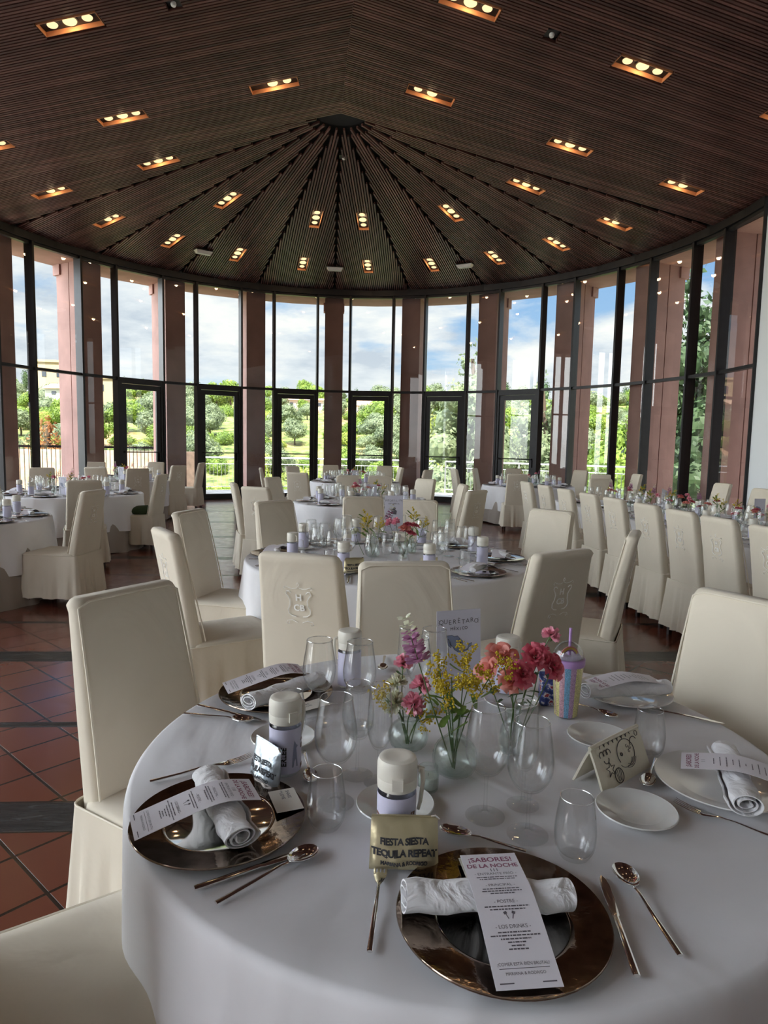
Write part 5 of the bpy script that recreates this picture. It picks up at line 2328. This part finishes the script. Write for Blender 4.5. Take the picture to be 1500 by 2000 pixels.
# napkins
N1 = lay(P_nap, .176, .985, 2, 'rolled white napkin lying across the front charger plate', Z1 + .0125)
N2 = lay(P_nap, -.308, 1.240, -62, 'rolled white napkin across the left charger plate under the sideways menu', Z1 + .0125)
N3 = lay(P_nap, -.275, 1.855, 48, 'rolled white napkin on the back left charger plate', Z1 + .0125)
N4 = lay(P_nap, .785, 1.395, 72, 'rolled white napkin on the right dinner plate', Z1 + .0125)
N5 = lay(P_nap, .735, 1.915, 10, 'rolled white napkin on the back right dinner plate', Z1 + .0125)


def arch(p, hgt, wid=.05):
    return lambda y: hgt * math.exp(-((y - p) / wid) ** 2)


def tilt_place(o, x, y, z, rz, rx=0.0, ry=0.0):
    o.location = (x, y, z)
    o.rotation_euler = (rx, ry, R_(rz))


m1 = menu_card(.094, .232, lambda y: .040 + .004 * math.sin((y + .1) * 9) - .30 * (math.sqrt((min(y, .035) - .035) ** 2 + .0009) - .03))
tilt_place(m1, .198, .938, Z1 + .0165, 18)
m1.rotation_euler = (0, 0, R_(6))
tag(m1, 'printed menu SABORES DE LA NOCHE readable upright, at the front of the nearest table', 'menu card', 'printed menu cards')
m2 = menu_card(.088, .232, lambda y: .064 - .26 * (math.sqrt((y - .045) ** 2 + .0009) - .03))
tilt_place(m2, -.350, 1.205, Z1 + .004, -63)
tag(m2, 'printed menu turned sideways over the napkin on the left charger plate', 'menu card', 'printed menu cards')
m3 = menu_card(.094, .232, lambda y: .060 - .26 * (math.sqrt((y - .060) ** 2 + .0009) - .03))
tilt_place(m3, -.345, 1.905, Z1 + .012, -66)
tag(m3, 'menu card lying across the back left charger plate', 'menu card', 'printed menu cards')
m4 = menu_card(.085, .225, lambda y: .066 - .22 * (math.sqrt(y ** 2 + .0009) - .03), True)
tilt_place(m4, .783, 1.380, Z1 + .004, 65)
tag(m4, 'menu card with sparse lines on the right dinner plate of the nearest table', 'menu card', 'printed menu cards')
m5 = menu_card(.085, .225, lambda y: .066 - .22 * (math.sqrt(y ** 2 + .0009) - .03), True)
tilt_place(m5, .735, 1.925, Z1 + .004, 104)
tag(m5, 'menu card seen flat on the back right dinner plate', 'menu card', 'printed menu cards')
sc1 = share_card()
tilt_place(sc1, .190, 1.083, Z1 + .0185, 8)
tag(sc1, 'small ivory card SHARE the LOVE above the front menu', 'card', 'small share cards')
freeze(sc1)
USED.add(sc1.name)
lay(sc1, -.190, 1.288, -68, 'small card SHARE the LOVE on the rim of the left charger plate', Z1 + .0175)
lay(sc1, -.190, 1.790, 40, 'small card on the near rim of the back left charger plate', Z1 + .0175)


def along(proto, x0, y0, x1, y1, label, group=None, z=Z1):
    """head end at (x0,y0), handle end at (x1,y1)"""
    a = math.degrees(math.atan2(y0 - y1, x0 - x1)) - 90
    return lay(proto, (x0 + x1) / 2, (y0 + y1) / 2, a, label, z, group)


along(P_fork, .010, 1.129, -.008, .905, 'steel fork left of the front charger plate')
along(P_knife, .392, 1.084, .371, .867, 'steel knife right of the front charger plate')
along(P_spoon, .430, 1.120, .452, .898, 'steel spoon right of the front knife')
along(P_tea, .122, 1.214, .275, 1.155, 'steel dessert spoon between the gold pouch and the front charger plate')
along(P_fork, -.314, 1.489, -.490, 1.386, 'steel fork behind the left charger plate')
along(P_knife, -.118, 1.148, -.303, 1.033, 'steel knife in front of the left charger plate')
along(P_spoon, -.110, 1.145, -.262, .997, 'steel spoon in front of the left knife')
along(P_tea, -.150, 1.395, -.178, 1.52, 'steel dessert spoon beside the left bottle')
along(P_knife, -.316, 1.709, -.518, 1.806, 'steel knife in front of the back left charger plate')
along(P_spoon, -.355, 1.700, -.522, 1.745, 'steel spoon lying on the left cloth below the back left knife')
along(P_fork, .640, 1.318, .790, 1.195, 'steel fork in front of the right dinner plate')
along(P_tea, .595, 1.400, .665, 1.525, 'steel dessert spoon behind the tent-shaped drawing case')
along(P_tea, .645, 1.778, .570, 1.880, 'steel dessert spoon right of the glitter cup')
along(P_knife, .900, 1.775, .800, 1.830, 'steel knife at the back right beyond the tumbler')
along(P_tea, .005, 2.125, .012, 2.27, 'steel dessert spoon far back on the cloth, left of the tall flowers')
along(P_knife, .075, 2.13, .090, 2.30, 'steel knife far back on the cloth behind the pink carnations')

# glasses
for pr, x, y, lab in [
    (G_wine, -.090, 1.311, 'large wine glass behind the left tumbler'),
    (G_wine, -.164, 1.710, 'large wine glass, leftmost of the back pair, behind the left bottle'),
    (G_wine, -.056, 1.699, 'large wine glass, right of the back pair, before the cream lid'),
    (G_tall, -.049, 1.430, 'smaller wine glass just behind the large left one'),
    (G_flute, .000, 1.400, 'slim flute close to the left of the ribbed vase'),
    (G_wine, .217, 1.273, 'large wine glass in front of the cut glass vase'),
    (G_wine, .290, 1.211, 'large wine glass nearest the right front tumbler'),
    (G_flute, .303, 1.318, 'slim flute standing just behind the two front right wine glasses'),
    (G_wine, .150, 1.835, 'wine glass behind the mauve snapdragon, half hidden by the name card'),
    (G_tall, .105, 1.790, 'smaller wine glass behind the pink carnations'),
    (G_flute, .075, 1.87, 'slim flute at the back, behind the pink carnations'),
    (G_tumb, .363, 1.149, 'stemless water glass right of the front wine glasses'),
    (G_tumb, -.101, 1.227, 'stemless water glass right of the left charger plate'),
    (G_tumb, .664, 1.565, 'stemless water glass behind the right dinner plate'),
    (G_tumb, -.228, 1.635, 'stemless water glass behind the left bottle lid'),
]:
    lay(pr, x, y, random.Random(lab).uniform(0, 360), lab)

lay(P_bottle, .034, 1.163, 0, 'clear bottle with cream lid and lilac label behind the gold pouch')
lay(P_bottle, -.214, 1.442, 35, 'clear bottle with cream lid beside the silver pouch, label lettering sideways')
lay(P_bottle, -.098, 1.990, 190, 'clear bottle with cream lid at the back, behind the pair of wine glasses')
lay(P_bottle, .384, 1.955, 20, 'clear bottle with white lid at the back, right of the name card')
g = put(P_gold, (.047, 1.098, Z1), R_(-1), 'gold zip pouch printed FIESTA SIESTA TEQUILA REPEAT, standing before the front bottle')
g.rotation_euler = (R_(-9), 0, R_(-1))
s_ = put(P_silv, (-.252, 1.385, Z1), R_(-50), 'silver zip pouch with the same black lettering, leaning by the left bottle')
s_.rotation_euler = (R_(-8), R_(0), R_(-48))
s_.scale = (.85, 1, .98)
lay(P_votive, .108, 1.375, 0, 'glass candle votive right of the front bottle lid')
lay(P_votive, .140, 1.80, 0, 'glass candle votive behind the pink carnations')

# table name card
pc = place_card('QUERÉTARO', 'MÉXICO')
pc.location = (.243, 1.985, Z1)
pc.rotation_euler = (R_(-4), 0, R_(20))
tag(pc, 'upright card reading QUERÉTARO MÉXICO with a blue-grey map, on the nearest table', 'table card', 'upright table name cards')

# rainbow glitter cup
cup = thing('glitter_cup', 'rainbow striped glitter tumbler with dome lid and lilac straw', 'cup', (.524, 1.80, Z1), R_(20))


def glitter_mat():
    m, nt = mat('rainbow glitter stripes')
    tcn = nt.n('ShaderNodeTexCoord')
    sp = nt.n('ShaderNodeSeparateXYZ', {0: tcn.outputs['Object']})
    a = nt.math('ARCTAN2', sp.outputs[1], sp.outputs[0])
    f = nt.math('FRACT', nt.math('MULTIPLY', nt.math('ADD', a, PI), 6.5 / (2 * PI) / 2))
    cr = nt.ramp(f, [(0.0, (.62, .56, .24)), (.20, (.55, .32, .38)), (.40, (.18, .40, .60)), (.60, (.46, .30, .46)), (.80, (.62, .58, .26))], 'CONSTANT')
    vo = nt.n('ShaderNodeTexVoronoi', {'Vector': tcn.outputs['Object'], 'Scale': 900.0})
    spk = nt.ramp(vo.outputs['Color'], [(0.35, 0.75), (0.7, 1.5)])
    col = nt.mix(1.0, cr, spk, 'MULTIPLY')
    finish(nt, princ(nt, col, 0.35, 0.35, Coat_Weight=1.0, Coat_Roughness=0.03).outputs[0])
    return m


mb = MB()
mb.lathe([(0, 0), (.030, 0), (.032, .002), (.043, .150), (.0425, .152), (0, .150)], 48)
mb.obj('cup_body', glitter_mat(), cup)
M_lilac = simple('lilac plastic', (0.50, 0.30, 0.62), 0.3)
mb = MB()
mb.lathe([(.038, .146), (.0455, .146), (.0465, .149), (.0465, .164), (.044, .166), (.038, .166), (.038, .146)], 48)
mb.obj('lid_ring', M_lilac, cup, angle=50)
mb = MB()
do = [(.0425 * math.cos(R_(a)), .166 + .046 * math.sin(R_(a))) for a in range(0, 91, 9)]
di = [(.0410 * math.cos(R_(a)), .166 + .0445 * math.sin(R_(a))) for a in range(0, 91, 9)]
mb.lathe(do + di[::-1], 40)
dome = mb.obj('dome_lid', M_glass, cup)
mb = MB()
for i, r_ in enumerate((.030, .026, .022)):
    mb.tube([(r_ * math.cos(R_(a)), -.004, .166 + r_ * math.sin(R_(a))) for a in range(0, 181, 15)], .0022, 6, mi=i)
o = mb.obj('rainbow_bow', [P_coral, P_yellow, P_mauve], dome)
mb = MB()
mb.lathe([(0, .150), (.036, .150), (.036, .168), (.030, .176), (0, .172)], 24)
mb.obj('glitter_filling', simple('silver lilac glitter', (0.55, 0.48, 0.62), 0.3, 0.6, bump=0.8, bscale=700), dome)
mb = MB()
mb.tube([(.002, 0, .02), (.004, 0, .249)], .0042, 10)
mb.obj('straw', M_lilac, cup)
# dark patterned snack packet beside it
mb = MB()
rings = []
for z, hx, hy in ((0, .020, .012), (.008, .024, .020), (.04, .025, .022), (.07, .024, .018), (.092, .026, .004), (.100, .026, .001)):
    rings.append([(x + .001 * math.sin(z * 200), y, z) for x, y in rrect(hx, hy, min(hx, hy) * .6, 4)])
mb.rings(rings)


def packet_mat():
    m, nt = mat('dark patterned foil')
    tcn = nt.n('ShaderNodeTexCoord')
    n_ = nt.n('ShaderNodeTexNoise', {'Vector': tcn.outputs['Object'], 'Scale': 55.0, 'Detail': 3.0})
    col = nt.ramp(n_.outputs[0], [(0.36, (.02, .03, .12)), (.47, (.05, .07, .22)), (.55, (.45, .42, .42)), (.62, (.25, .02, .03))], 'CONSTANT')
    finish(nt, princ(nt, col, 0.3, 0.3).outputs[0])
    return m


o = mb.obj('snack_packet', packet_mat())
o.location = (.487, 1.868, Z1)
tag(o, 'small dark blue and red foil packet behind the glitter cup', 'packet')

# tent-shaped case with line drawings
M_canvas = cloth('cream canvas', (0.80, 0.74, 0.60), 0.9, 0.2, 9, 800, 0.1)
tent = thing('drawing_case', 'cream fabric case with sea line drawings, standing folded like a tent', 'pencil case', (.540, 1.462, Z1), R_(40))
A_, Hh_, Lh_ = .040, .088, .100


def tent_pt(u, v, side):
    """u along the ridge (-1..1), v from ridge 0 to foot 1"""
    y = side * (A_ * v ** .9)
    z = Hh_ * (1 - v)
    return (u * Lh_, y, z + .0008)


mb = MB()
for side in (-1, 1):
    g = [[tent_pt(-1 + 2 * i / 14, j / 8, side) for i in range(15)] for j in range(9)]
    inn = [[(x, y - side * .004, max(.0008, z - .004)) for x, y, z in r] for r in g]
    for gg in (g, inn):
        mb.add([p for r in gg for p in r], [(j * 15 + i, j * 15 + i + 1, j * 15 + i + 16, j * 15 + i + 15) for j in range(8) for i in range(14)])
    for i in (0, 14):
        for j in range(8):
            mb.add([g[j][i], g[j + 1][i], inn[j + 1][i], inn[j][i]], [(0, 1, 2, 3)])
    for i in range(14):
        mb.add([g[8][i], g[8][i + 1], inn[8][i + 1], inn[8][i]], [(0, 1, 2, 3)])
mb.obj('canvas', M_canvas, tent)
mb = MB()
mb.tube([(-Lh_, 0, Hh_), (0, 0, Hh_ + .001), (Lh_, 0, Hh_)], .0045, 8)
mb.obj('ridge_seam', M_canvas, tent)


def draw(mb, pts, closed=False, r=.0009):
    """pts in (u, v) on the near side, metres along the ridge and down the slope"""
    out = []
    sl_ = math.hypot(A_, Hh_)
    for a, b in pts:
        x, y, z = tent_pt(a / Lh_, b / sl_, -1)
        out.append((x, y - .0016, z + .0006))
    mb.tube(out, r, 5, closed=closed)


mb = MB()
arc = lambda cx_, cy_, r_, a0, a1, n=10, sy=1.0: [(cx_ + r_ * math.cos(R_(a0 + (a1 - a0) * i / n)), cy_ + sy * r_ * math.sin(R_(a0 + (a1 - a0) * i / n))) for i in range(n + 1)]
# starfish
draw(mb, [(-.052 + (.017 if i % 2 == 0 else .007) * math.cos(R_(36 * i - 90)), .058 + (.017 if i % 2 == 0 else .007) * math.sin(R_(36 * i - 90))) for i in range(10)], True)
# shell
draw(mb, arc(-.028, .078, .016, 0, 360, 18), True)
for q in (-.010, -.004, .004, .010):
    draw(mb, [(-.028 + q, .078 - (.016 ** 2 - q * q) ** .5), (-.028 + q * .5, .090)], r=.0006)
# smiling sea animal
draw(mb, arc(.020, .040, .034, 150, 395, 26, .85))
draw(mb, arc(.012, .052, .026, 10, 150, 12, .7), r=.0007)
for q in (.006, .011, .016):
    draw(mb, arc(.026, .052, .012 + q, 15, 120, 10, .8), r=.0006)
draw(mb, arc(.002, .040, .0035, 0, 360, 8), True, .0012)
draw(mb, arc(.060, .030, .015, 180, 330, 8))
for cx_, cy_ in ((.030, .028), (.040, .034), (.034, .040)):
    draw(mb, arc(cx_, cy_, .0035, 0, 300, 5), r=.0006)
# clouds and waves near the ridge
for cx_ in (-.070, -.056, -.044):
    draw(mb, arc(cx_, .024, .008, 160, 380, 8))
draw(mb, arc(-.058, .034, .010, 0, 170, 8))
for i in range(7):
    draw(mb, arc(-.060 + i * .018, .010, .009, 180, 350, 6), r=.0008)
draw(mb, arc(.080, .012, .006, 0, 360, 6), True, .0007)
mb.obj('line_drawing', M_ink, tent)

# vases and flowers of the nearest table
va = lay(V_round, .071, 1.572, 0, 'round ribbed glass vase holding the pink carnations')
vb = lay(V_diam, .173, 1.450, 0, 'cut glass vase with narrow neck holding the yellow sprigs')
vc = lay(V_bud, .327, 1.565, 0, 'clear bud vase holding the deep pink roses')
A0, B0, C0v = (.071, 1.572, Z1 + .012), (.173, 1.450, Z1 + .012), (.327, 1.565, Z1 + .012)
FG = 'flower stems on the nearest table'


def fl(name, lab, b, h, kind, m, seed, **kw):
    bb = (b[0] + random.Random(seed).uniform(-.007, .007), b[1] + random.Random(seed + 9).uniform(-.007, .007), b[2])
    flower(name, lab, bb, h, kind, m, seed, group=FG, **kw)


fl('carnation', 'pink carnation at the top left of the ribbed vase', A0, (.055, 1.60, .967), 'carnation', P_pink, 1, size=1.0, leaves=2, leafm=M_darkleaf)
fl('carnation', 'pink carnation at the upper right of the ribbed vase', A0, (.098, 1.56, .926), 'carnation', P_pink, 2, size=1.05, leaves=2, leafm=M_darkleaf)
fl('carnation', 'bright pink carnation facing the camera low in the ribbed vase', A0, (.080, 1.53, .887), 'carnation', P_pink, 3, size=1.15, tilt=(.1, -1, .5), leaves=2, leafm=M_darkleaf)
fl('carnation', 'cream white carnation behind the pink ones in the ribbed vase', A0, (.040, 1.60, .915), 'mum', P_white, 4, size=.8, leaves=1)
fl('chrysanthemum', 'large cream chrysanthemum at the left of the ribbed vase', A0, (.035, 1.575, .872), 'mum', P_white, 5, size=1.05, tilt=(-.5, -.3, .6), leaves=0)
fl('goldenrod', 'yellow goldenrod tip sticking out left of the ribbed vase', A0, (.010, 1.55, .899), 'goldenrod', P_yellow, 6, size=1.0, leaves=1)
fl('goldenrod', 'yellow goldenrod low at the right of the ribbed vase', A0, (.106, 1.53, .868), 'goldenrod', P_yellow, 7, size=1.1, leaves=2)
fl('snapdragon', 'mauve and white snapdragon leaning left, tallest of the flowers', B0, (.067, 1.46, 1.070), 'snapdragon', P_mauve, 8, size=1.25, tilt=(-.35, 0, 1), leaves=3, twocol=P_white)
fl('goldenrod', 'yellow goldenrod leaning left beside the snapdragon stem', B0, (.128, 1.43, 1.020), 'goldenrod', P_yellow, 9, size=1.1, leaves=4, lsize=1.3)
fl('goldenrod', 'yellow goldenrod at the upper right of the cut glass vase', B0, (.190, 1.45, 1.036), 'goldenrod', P_yellow, 10, size=1.1, leaves=4, lsize=1.3)
fl('goldenrod', 'yellow goldenrod in the middle of the cut glass vase', B0, (.155, 1.40, 1.000), 'goldenrod', P_yellow, 11, size=1.1, leaves=4, lsize=1.3)
fl('goldenrod', 'yellow goldenrod low at the front of the cut glass vase', B0, (.146, 1.42, .970), 'goldenrod', P_yellow, 12, size=1.1, leaves=4, lsize=1.4)
fl('goldenrod', 'yellow goldenrod right of centre over the cut glass vase', B0, (.195, 1.39, 1.000), 'goldenrod', P_yellow, 13, size=1.2, leaves=4, lsize=1.4)
fl('goldenrod', 'yellow goldenrod bending right toward the coral rose', B0, (.243, 1.44, .985), 'goldenrod', P_yellow, 14, size=1.2, leaves=4, lsize=1.4)
fl('rose', 'large open coral rose right of the name card', C0v, (.300, 1.60, .992), 'bigrose', P_coral, 15, size=.95, tilt=(0, -.5, 1), leaves=2, leafm=M_darkleaf)
fl('rose', 'coral rose half hidden at the left of the large one', C0v, (.255, 1.56, .965), 'bigrose', P_coral, 16, size=.8, tilt=(-.6, -.4, .6), leaves=2, leafm=M_darkleaf)
fl('rose', 'deep pink rose in the middle of the bud vase', C0v, (.376, 1.56, 1.003), 'rose', P_rose, 17, size=1.15, tilt=(.1, -.9, .6), leaves=3, leafm=M_darkleaf)
fl('rose', 'deep pink rose lower in front of the bud vase', C0v, (.333, 1.50, .978), 'rose', P_rose, 18, size=1.15, tilt=(.2, -.9, .6), leaves=2, leafm=M_darkleaf)
fl('rose', 'soft pink rose at the lower left of the bud vase', C0v, (.308, 1.51, .960), 'rose', P_coral, 19, size=1.1, tilt=(-.3, -.8, .5), leaves=2, leafm=M_darkleaf)
fl('rose', 'dark pink rose at the right of the bud vase beside the glitter cup', C0v, (.422, 1.56, .980), 'rose', P_rose, 20, size=1.25, tilt=(.5, -.6, .5), leaves=3, leafm=M_darkleaf)
fl('carnation', 'pale pink carnation standing highest over the roses', C0v, (.420, 1.60, 1.046), 'carnation', P_pink, 21, size=1.0, leaves=1, leafm=M_darkleaf)
fl('carnation', 'small pink carnation behind the deep pink roses', C0v, (.403, 1.61, 1.005), 'carnation', P_pink, 22, size=.8, leaves=1, leafm=M_darkleaf)
fl('goldenrod', 'yellow goldenrod lying over the coral rose', C0v, (.288, 1.50, .990), 'goldenrod', P_yellow, 23, size=1.2, leaves=2)

# ------------------------------------------------------------------ the other tables
SEATS = ['near', 'near right', 'right', 'far right', 'far', 'far left', 'left', 'near left']


def setting(cx_, cy_, R, a, seat, tname, rich=True, base=None, white=False):
    """a: direction of the seat from the table centre (radians, from +x)"""
    u = Vector((math.cos(a), math.sin(a)))
    t = Vector((-u.y, u.x))
    rz = math.degrees(a) + 90

    def at(r_, s__, z=Z1):
        q = Vector((cx_, cy_)) + u * r_ + t * s__
        return q.x, q.y
    lab = lambda s__: s__ + ' at the ' + seat + ' seat of ' + tname
    x, y = at(R - .19, 0)
    lay(P_charger if not white else P_plate, x, y, rz, lab('silver charger plate' if not white else 'white dinner plate'))
    lay(P_napf, x, y, rz + 20, lab('rolled napkin'), Z1 + .014)
    mcx = put(MENUF, (x + t.x * .01, y + t.y * .01, Z1 + .06), R_(rz + 75), lab('folded menu card'))
    for pr, r_, s__, nm in ((F_wine, R - .42, -.10, 'large wine glass'), (F_tall, R - .46, -.01, 'small wine glass'), (F_tumb, R - .36, .09, 'stemless glass'), (F_wine, R - .53, .07, 'rear wine glass')):
        x, y = at(r_, s__)
        lay(pr, x, y, 0, lab(nm))
    if rich:
        x, y = at(R - .16, -.22)
        lay(P_knife, x, y, rz, lab('knife'))
        x, y = at(R - .17, .22)
        lay(P_fork, x, y, rz, lab('fork'))
        x, y = at(R - .17, -.26)
        lay(P_spoon, x, y, rz, lab('spoon'))
    x, y = at(R - .34, .24)
    lay(P_bread, x, y, 0, lab('side plate'))
    lay(P_bottlef, x, y, rz + 40, lab('cream lidded bottle'), Z1 + .006)


mb = MB()
rings = []
for i in range(9):
    y = -.115 + .23 * i / 8
    z = -.035 * (y / .115) ** 2
    rings.append([(-.045, y, z), (.045, y, z), (.045, y, z + .0008), (-.045, y, z + .0008)])
mb.rings(rings)
MENUF = mb.obj('menu_card', M_paper)
tag(MENUF, 'menu', 'menu card', 'printed menu cards')

TN = {k: v[3] for k, v in TAB.items()}
for key, rich, off in (('T2', True, 0), ('T3', True, 10), ('T5', True, 0), ('T7', True, 20), ('T6', False, 0), ('T4', False, 0), ('T8', False, 0)):
    cx_, cy_, R, nm = TAB[key]
    for i, seat in enumerate(SEATS):
        if key == 'T7' and seat in ('left', 'near left', 'far left', 'near'):
            continue
        a = R_(-90 + 45 * i + off)
        setting(cx_, cy_, R, a, seat, nm, rich)
# long table settings
du = Vector((math.cos(LT_ang), math.sin(LT_ang)))
dv = Vector((-du.y, du.x))
for j in range(9):
    vpos = -LTl / 2 + .42 + j * .71
    for sd, sn in ((-1, 'aisle'), (1, 'window')):
        c = LTc + dv * vpos + du * (sd * (LTw / 2 - .0))
        a = LT_ang + (PI if sd < 0 else 0)
        cc_ = c - Vector((math.cos(a), math.sin(a))) * .95
        setting(cc_.x, cc_.y, .95, a, ['nearest', 'second', 'third', 'fourth', 'fifth', 'sixth', 'seventh', 'eighth', 'ninth'][j] + ' ' + sn, 'the long banquet table', j < 4)

# flowers, vases, cards and votives on the other tables
FP = {}


def fproto(kind, m, h, seed, nm, **kw):
    f = flower(nm, 'flower', (0, 0, 0), (random.Random(seed).uniform(-.03, .03), 0, h), kind, m, seed, **kw)
    return f


FARFL = [fproto('goldenrod', P_yellow, .27, 51, 'goldenrod', size=1.3, leaves=7, lsize=1.5), fproto('goldenrod', P_yellow, .22, 52, 'goldenrod', size=1.4, leaves=7, lsize=1.5),
         fproto('rose', P_rose, .22, 53, 'rose', size=1.3, leaves=2), fproto('rose', P_coral, .20, 54, 'rose', size=1.4, leaves=2),
         fproto('carnation', P_pink, .24, 55, 'carnation', size=1.2, leaves=2), fproto('snapdragon', P_mauve, .30, 56, 'snapdragon', size=1.2, leaves=2, twocol=P_white),
         fproto('mum', P_white, .16, 57, 'chrysanthemum', size=.9, leaves=1), fproto('rose', P_rose, .17, 58, 'rose', size=1.3, leaves=2)]
FN = ['tall yellow goldenrod', 'short yellow goldenrod', 'deep pink rose', 'coral rose', 'pink carnation', 'mauve snapdragon', 'cream chrysanthemum', 'low deep pink rose']


def centre(cx_, cy_, tname, seed, vs_=3, spread=.16, reps=2):
    rg = random.Random(seed)
    vn = ['left', 'middle', 'right', 'fourth', 'fifth']
    for i in range(vs_):
        x = cx_ + (i - (vs_ - 1) / 2) * spread + rg.uniform(-.03, .03)
        y = cy_ + rg.uniform(-.08, .08)
        pr = (V_diam, V_bud, V_round)[(i + seed) % 3]
        lay(pr, x, y, 0, 'glass vase, %s one on %s' % (vn[i], tname))
        ks = [(i * 3 + seed) % 8, (i * 3 + 1 + seed) % 8, (i * 3 + 2 + seed) % 8, (i * 5 + 4 + seed) % 8][:reps + 2]
        for k in dict.fromkeys(ks):
            f = put(FARFL[k], (x, y, Z1 + .008), rg.uniform(0, 6.28), '%s in the %s vase, %s' % (FN[k], vn[i], tname), 'flower stems in vases')
            f.rotation_euler = (rg.uniform(-.22, .22), rg.uniform(-.25, .25), rg.uniform(0, 6.28))


for key, sd in (('T3', 2), ('T4', 3), ('T5', 4), ('T6', 5), ('T8', 6)):
    centre(TAB[key][0], TAB[key][1] - .1, TN[key], sd)
    lay(P_votive, TAB[key][0] + .1, TAB[key][1] - .28, 0, 'candle votive on ' + TN[key])
# second table: placed as in the photograph
lay(V_diam, -.072, 4.42, 0, 'cut glass vase left of the MEDELLÍN card')
lay(V_bud, .135, 4.38, 0, 'clear bud vase in front of the MEDELLÍN card')
for k, x, y, rx, ry, lab in ((0, -.072, 4.42, .0, -.12, 'tall goldenrod leaning left on the second table'), (1, -.072, 4.42, .1, .08, 'short goldenrod on the second table'), (5, -.072, 4.42, 0, .28, 'mauve snapdragon before the MEDELLÍN card'),
                             (4, .135, 4.38, 0, -.30, 'pink carnation on the second table'), (2, .135, 4.38, .1, .12, 'deep pink rose right of the carnation on the second table'), (7, .135, 4.38, .1, .25, 'low deep pink rose on the second table'),
                             (3, .135, 4.38, .2, -.1, 'coral rose on the second table'), (0, .20, 4.6, 0, .10, 'yellow goldenrod right of the MEDELLÍN card'), (6, -.13, 4.42, 0, -.2, 'cream chrysanthemum left on the second table'), (1, -.072, 4.42, -.1, -.38, 'goldenrod leaning far left on the second table'),
                             (4, .135, 4.38, .15, -.12, 'second pink carnation on the second table'), (2, .135, 4.38, -.1, .30, 'deep pink rose leaning right on the second table'), (1, .20, 4.6, 0, .25, 'low goldenrod right of the MEDELLÍN card'), (7, .135, 4.38, -.15, .05, 'deep pink rose low in front of the MEDELLÍN card')):
    f = put(FARFL[k], (x, y, Z1 + .008), 0, lab, 'flower stems in vases')
    f.rotation_euler = (rx, ry, 0)
    f.scale = (1.05, 1.05, 1.05)
lay(V_bud, .20, 4.6, 0, 'clear bud vase behind the MEDELLÍN card')
pm = place_card('MEDELLÍN', 'COLOMBIA', .13, .25, False)
pm.location = (.070, 4.62, Z1 + .15)
mb = MB()
mb.lathe([(0, 0), (.028, 0), (.028, .004), (0, .006)], 20, M=T(0, 0, -.15))
mb.tube([(0, .002, -.148), (0, .002, .03)], .002, 6)
mb.obj('card_stand', M_chrome, pm)
pm.rotation_euler = (R_(-5), 0, R_(6))
tag(pm, 'upright card reading MEDELLÍN with a grey map, on the second table', 'table card', 'upright table name cards')
gp2 = put(P_gold, (-.17, 3.80, Z1), R_(14), 'gold pouch with black lettering on the near side of the second table')
gp3 = put(P_gold, (.27, 3.85, Z1), R_(24), 'gold pouch lying before the bottle at the near right of the second table')


def plain_card(x, y, rz, lab, mapped=True, h_=.24):
    root = thing('table_name_card', lab, 'table card', (x, y, Z1), R_(rz), 'upright table name cards')
    mb = MB()
    mb.box(-.068, .068, -.0006, .0006, 0, h_)
    cd = mb.obj('card_sheet', M_cardpaper, root, smooth=False)
    if mapped:
        mb = MB()
        s__ = .088 / 240
        mb.prism([((x_ - 555) * s__, (345 - y_) * s__ + h_ - .11) for x_, y_ in MEX][::-1], 0, .0004, M=T(0, -.0007, 0) @ RX(PI / 2))
        mb.obj('printed_map', M_mapblue, cd, smooth=False)
    return root


plain_card(-4.42, 9.05, -20, 'upright card with a blue-grey map on the left round table')
plain_card(-5.15, 12.9, -20, 'upright card on the far left round table', False)
plain_card(-.17, 8.72, -6, 'upright pinkish card among the flowers of the third table', False)
plain_card(-.60, 13.6, 0, 'upright card on the farthest middle table', True)
c = plain_card(3.62, 8.5, 20, 'curved pale card rising over the flowers of the long table', False, .27)
c.rotation_euler = (R_(-16), R_(20), R_(25))
plain_card(4.05, 7.10, 12, 'pale card with a map at the near end of the long table', True, .26)
for j, (yy, sd) in enumerate(((8.9, 1), (7.9, 4), (7.1, 2), (6.2, 6), (5.2, 3))):
    centre(LTc.x - .089 * (yy - LTc.y) + .05, yy, 'long table cluster %s from the near end' % ['fifth', 'fourth', 'third', 'second', 'first'][j], sd, 3, .17)
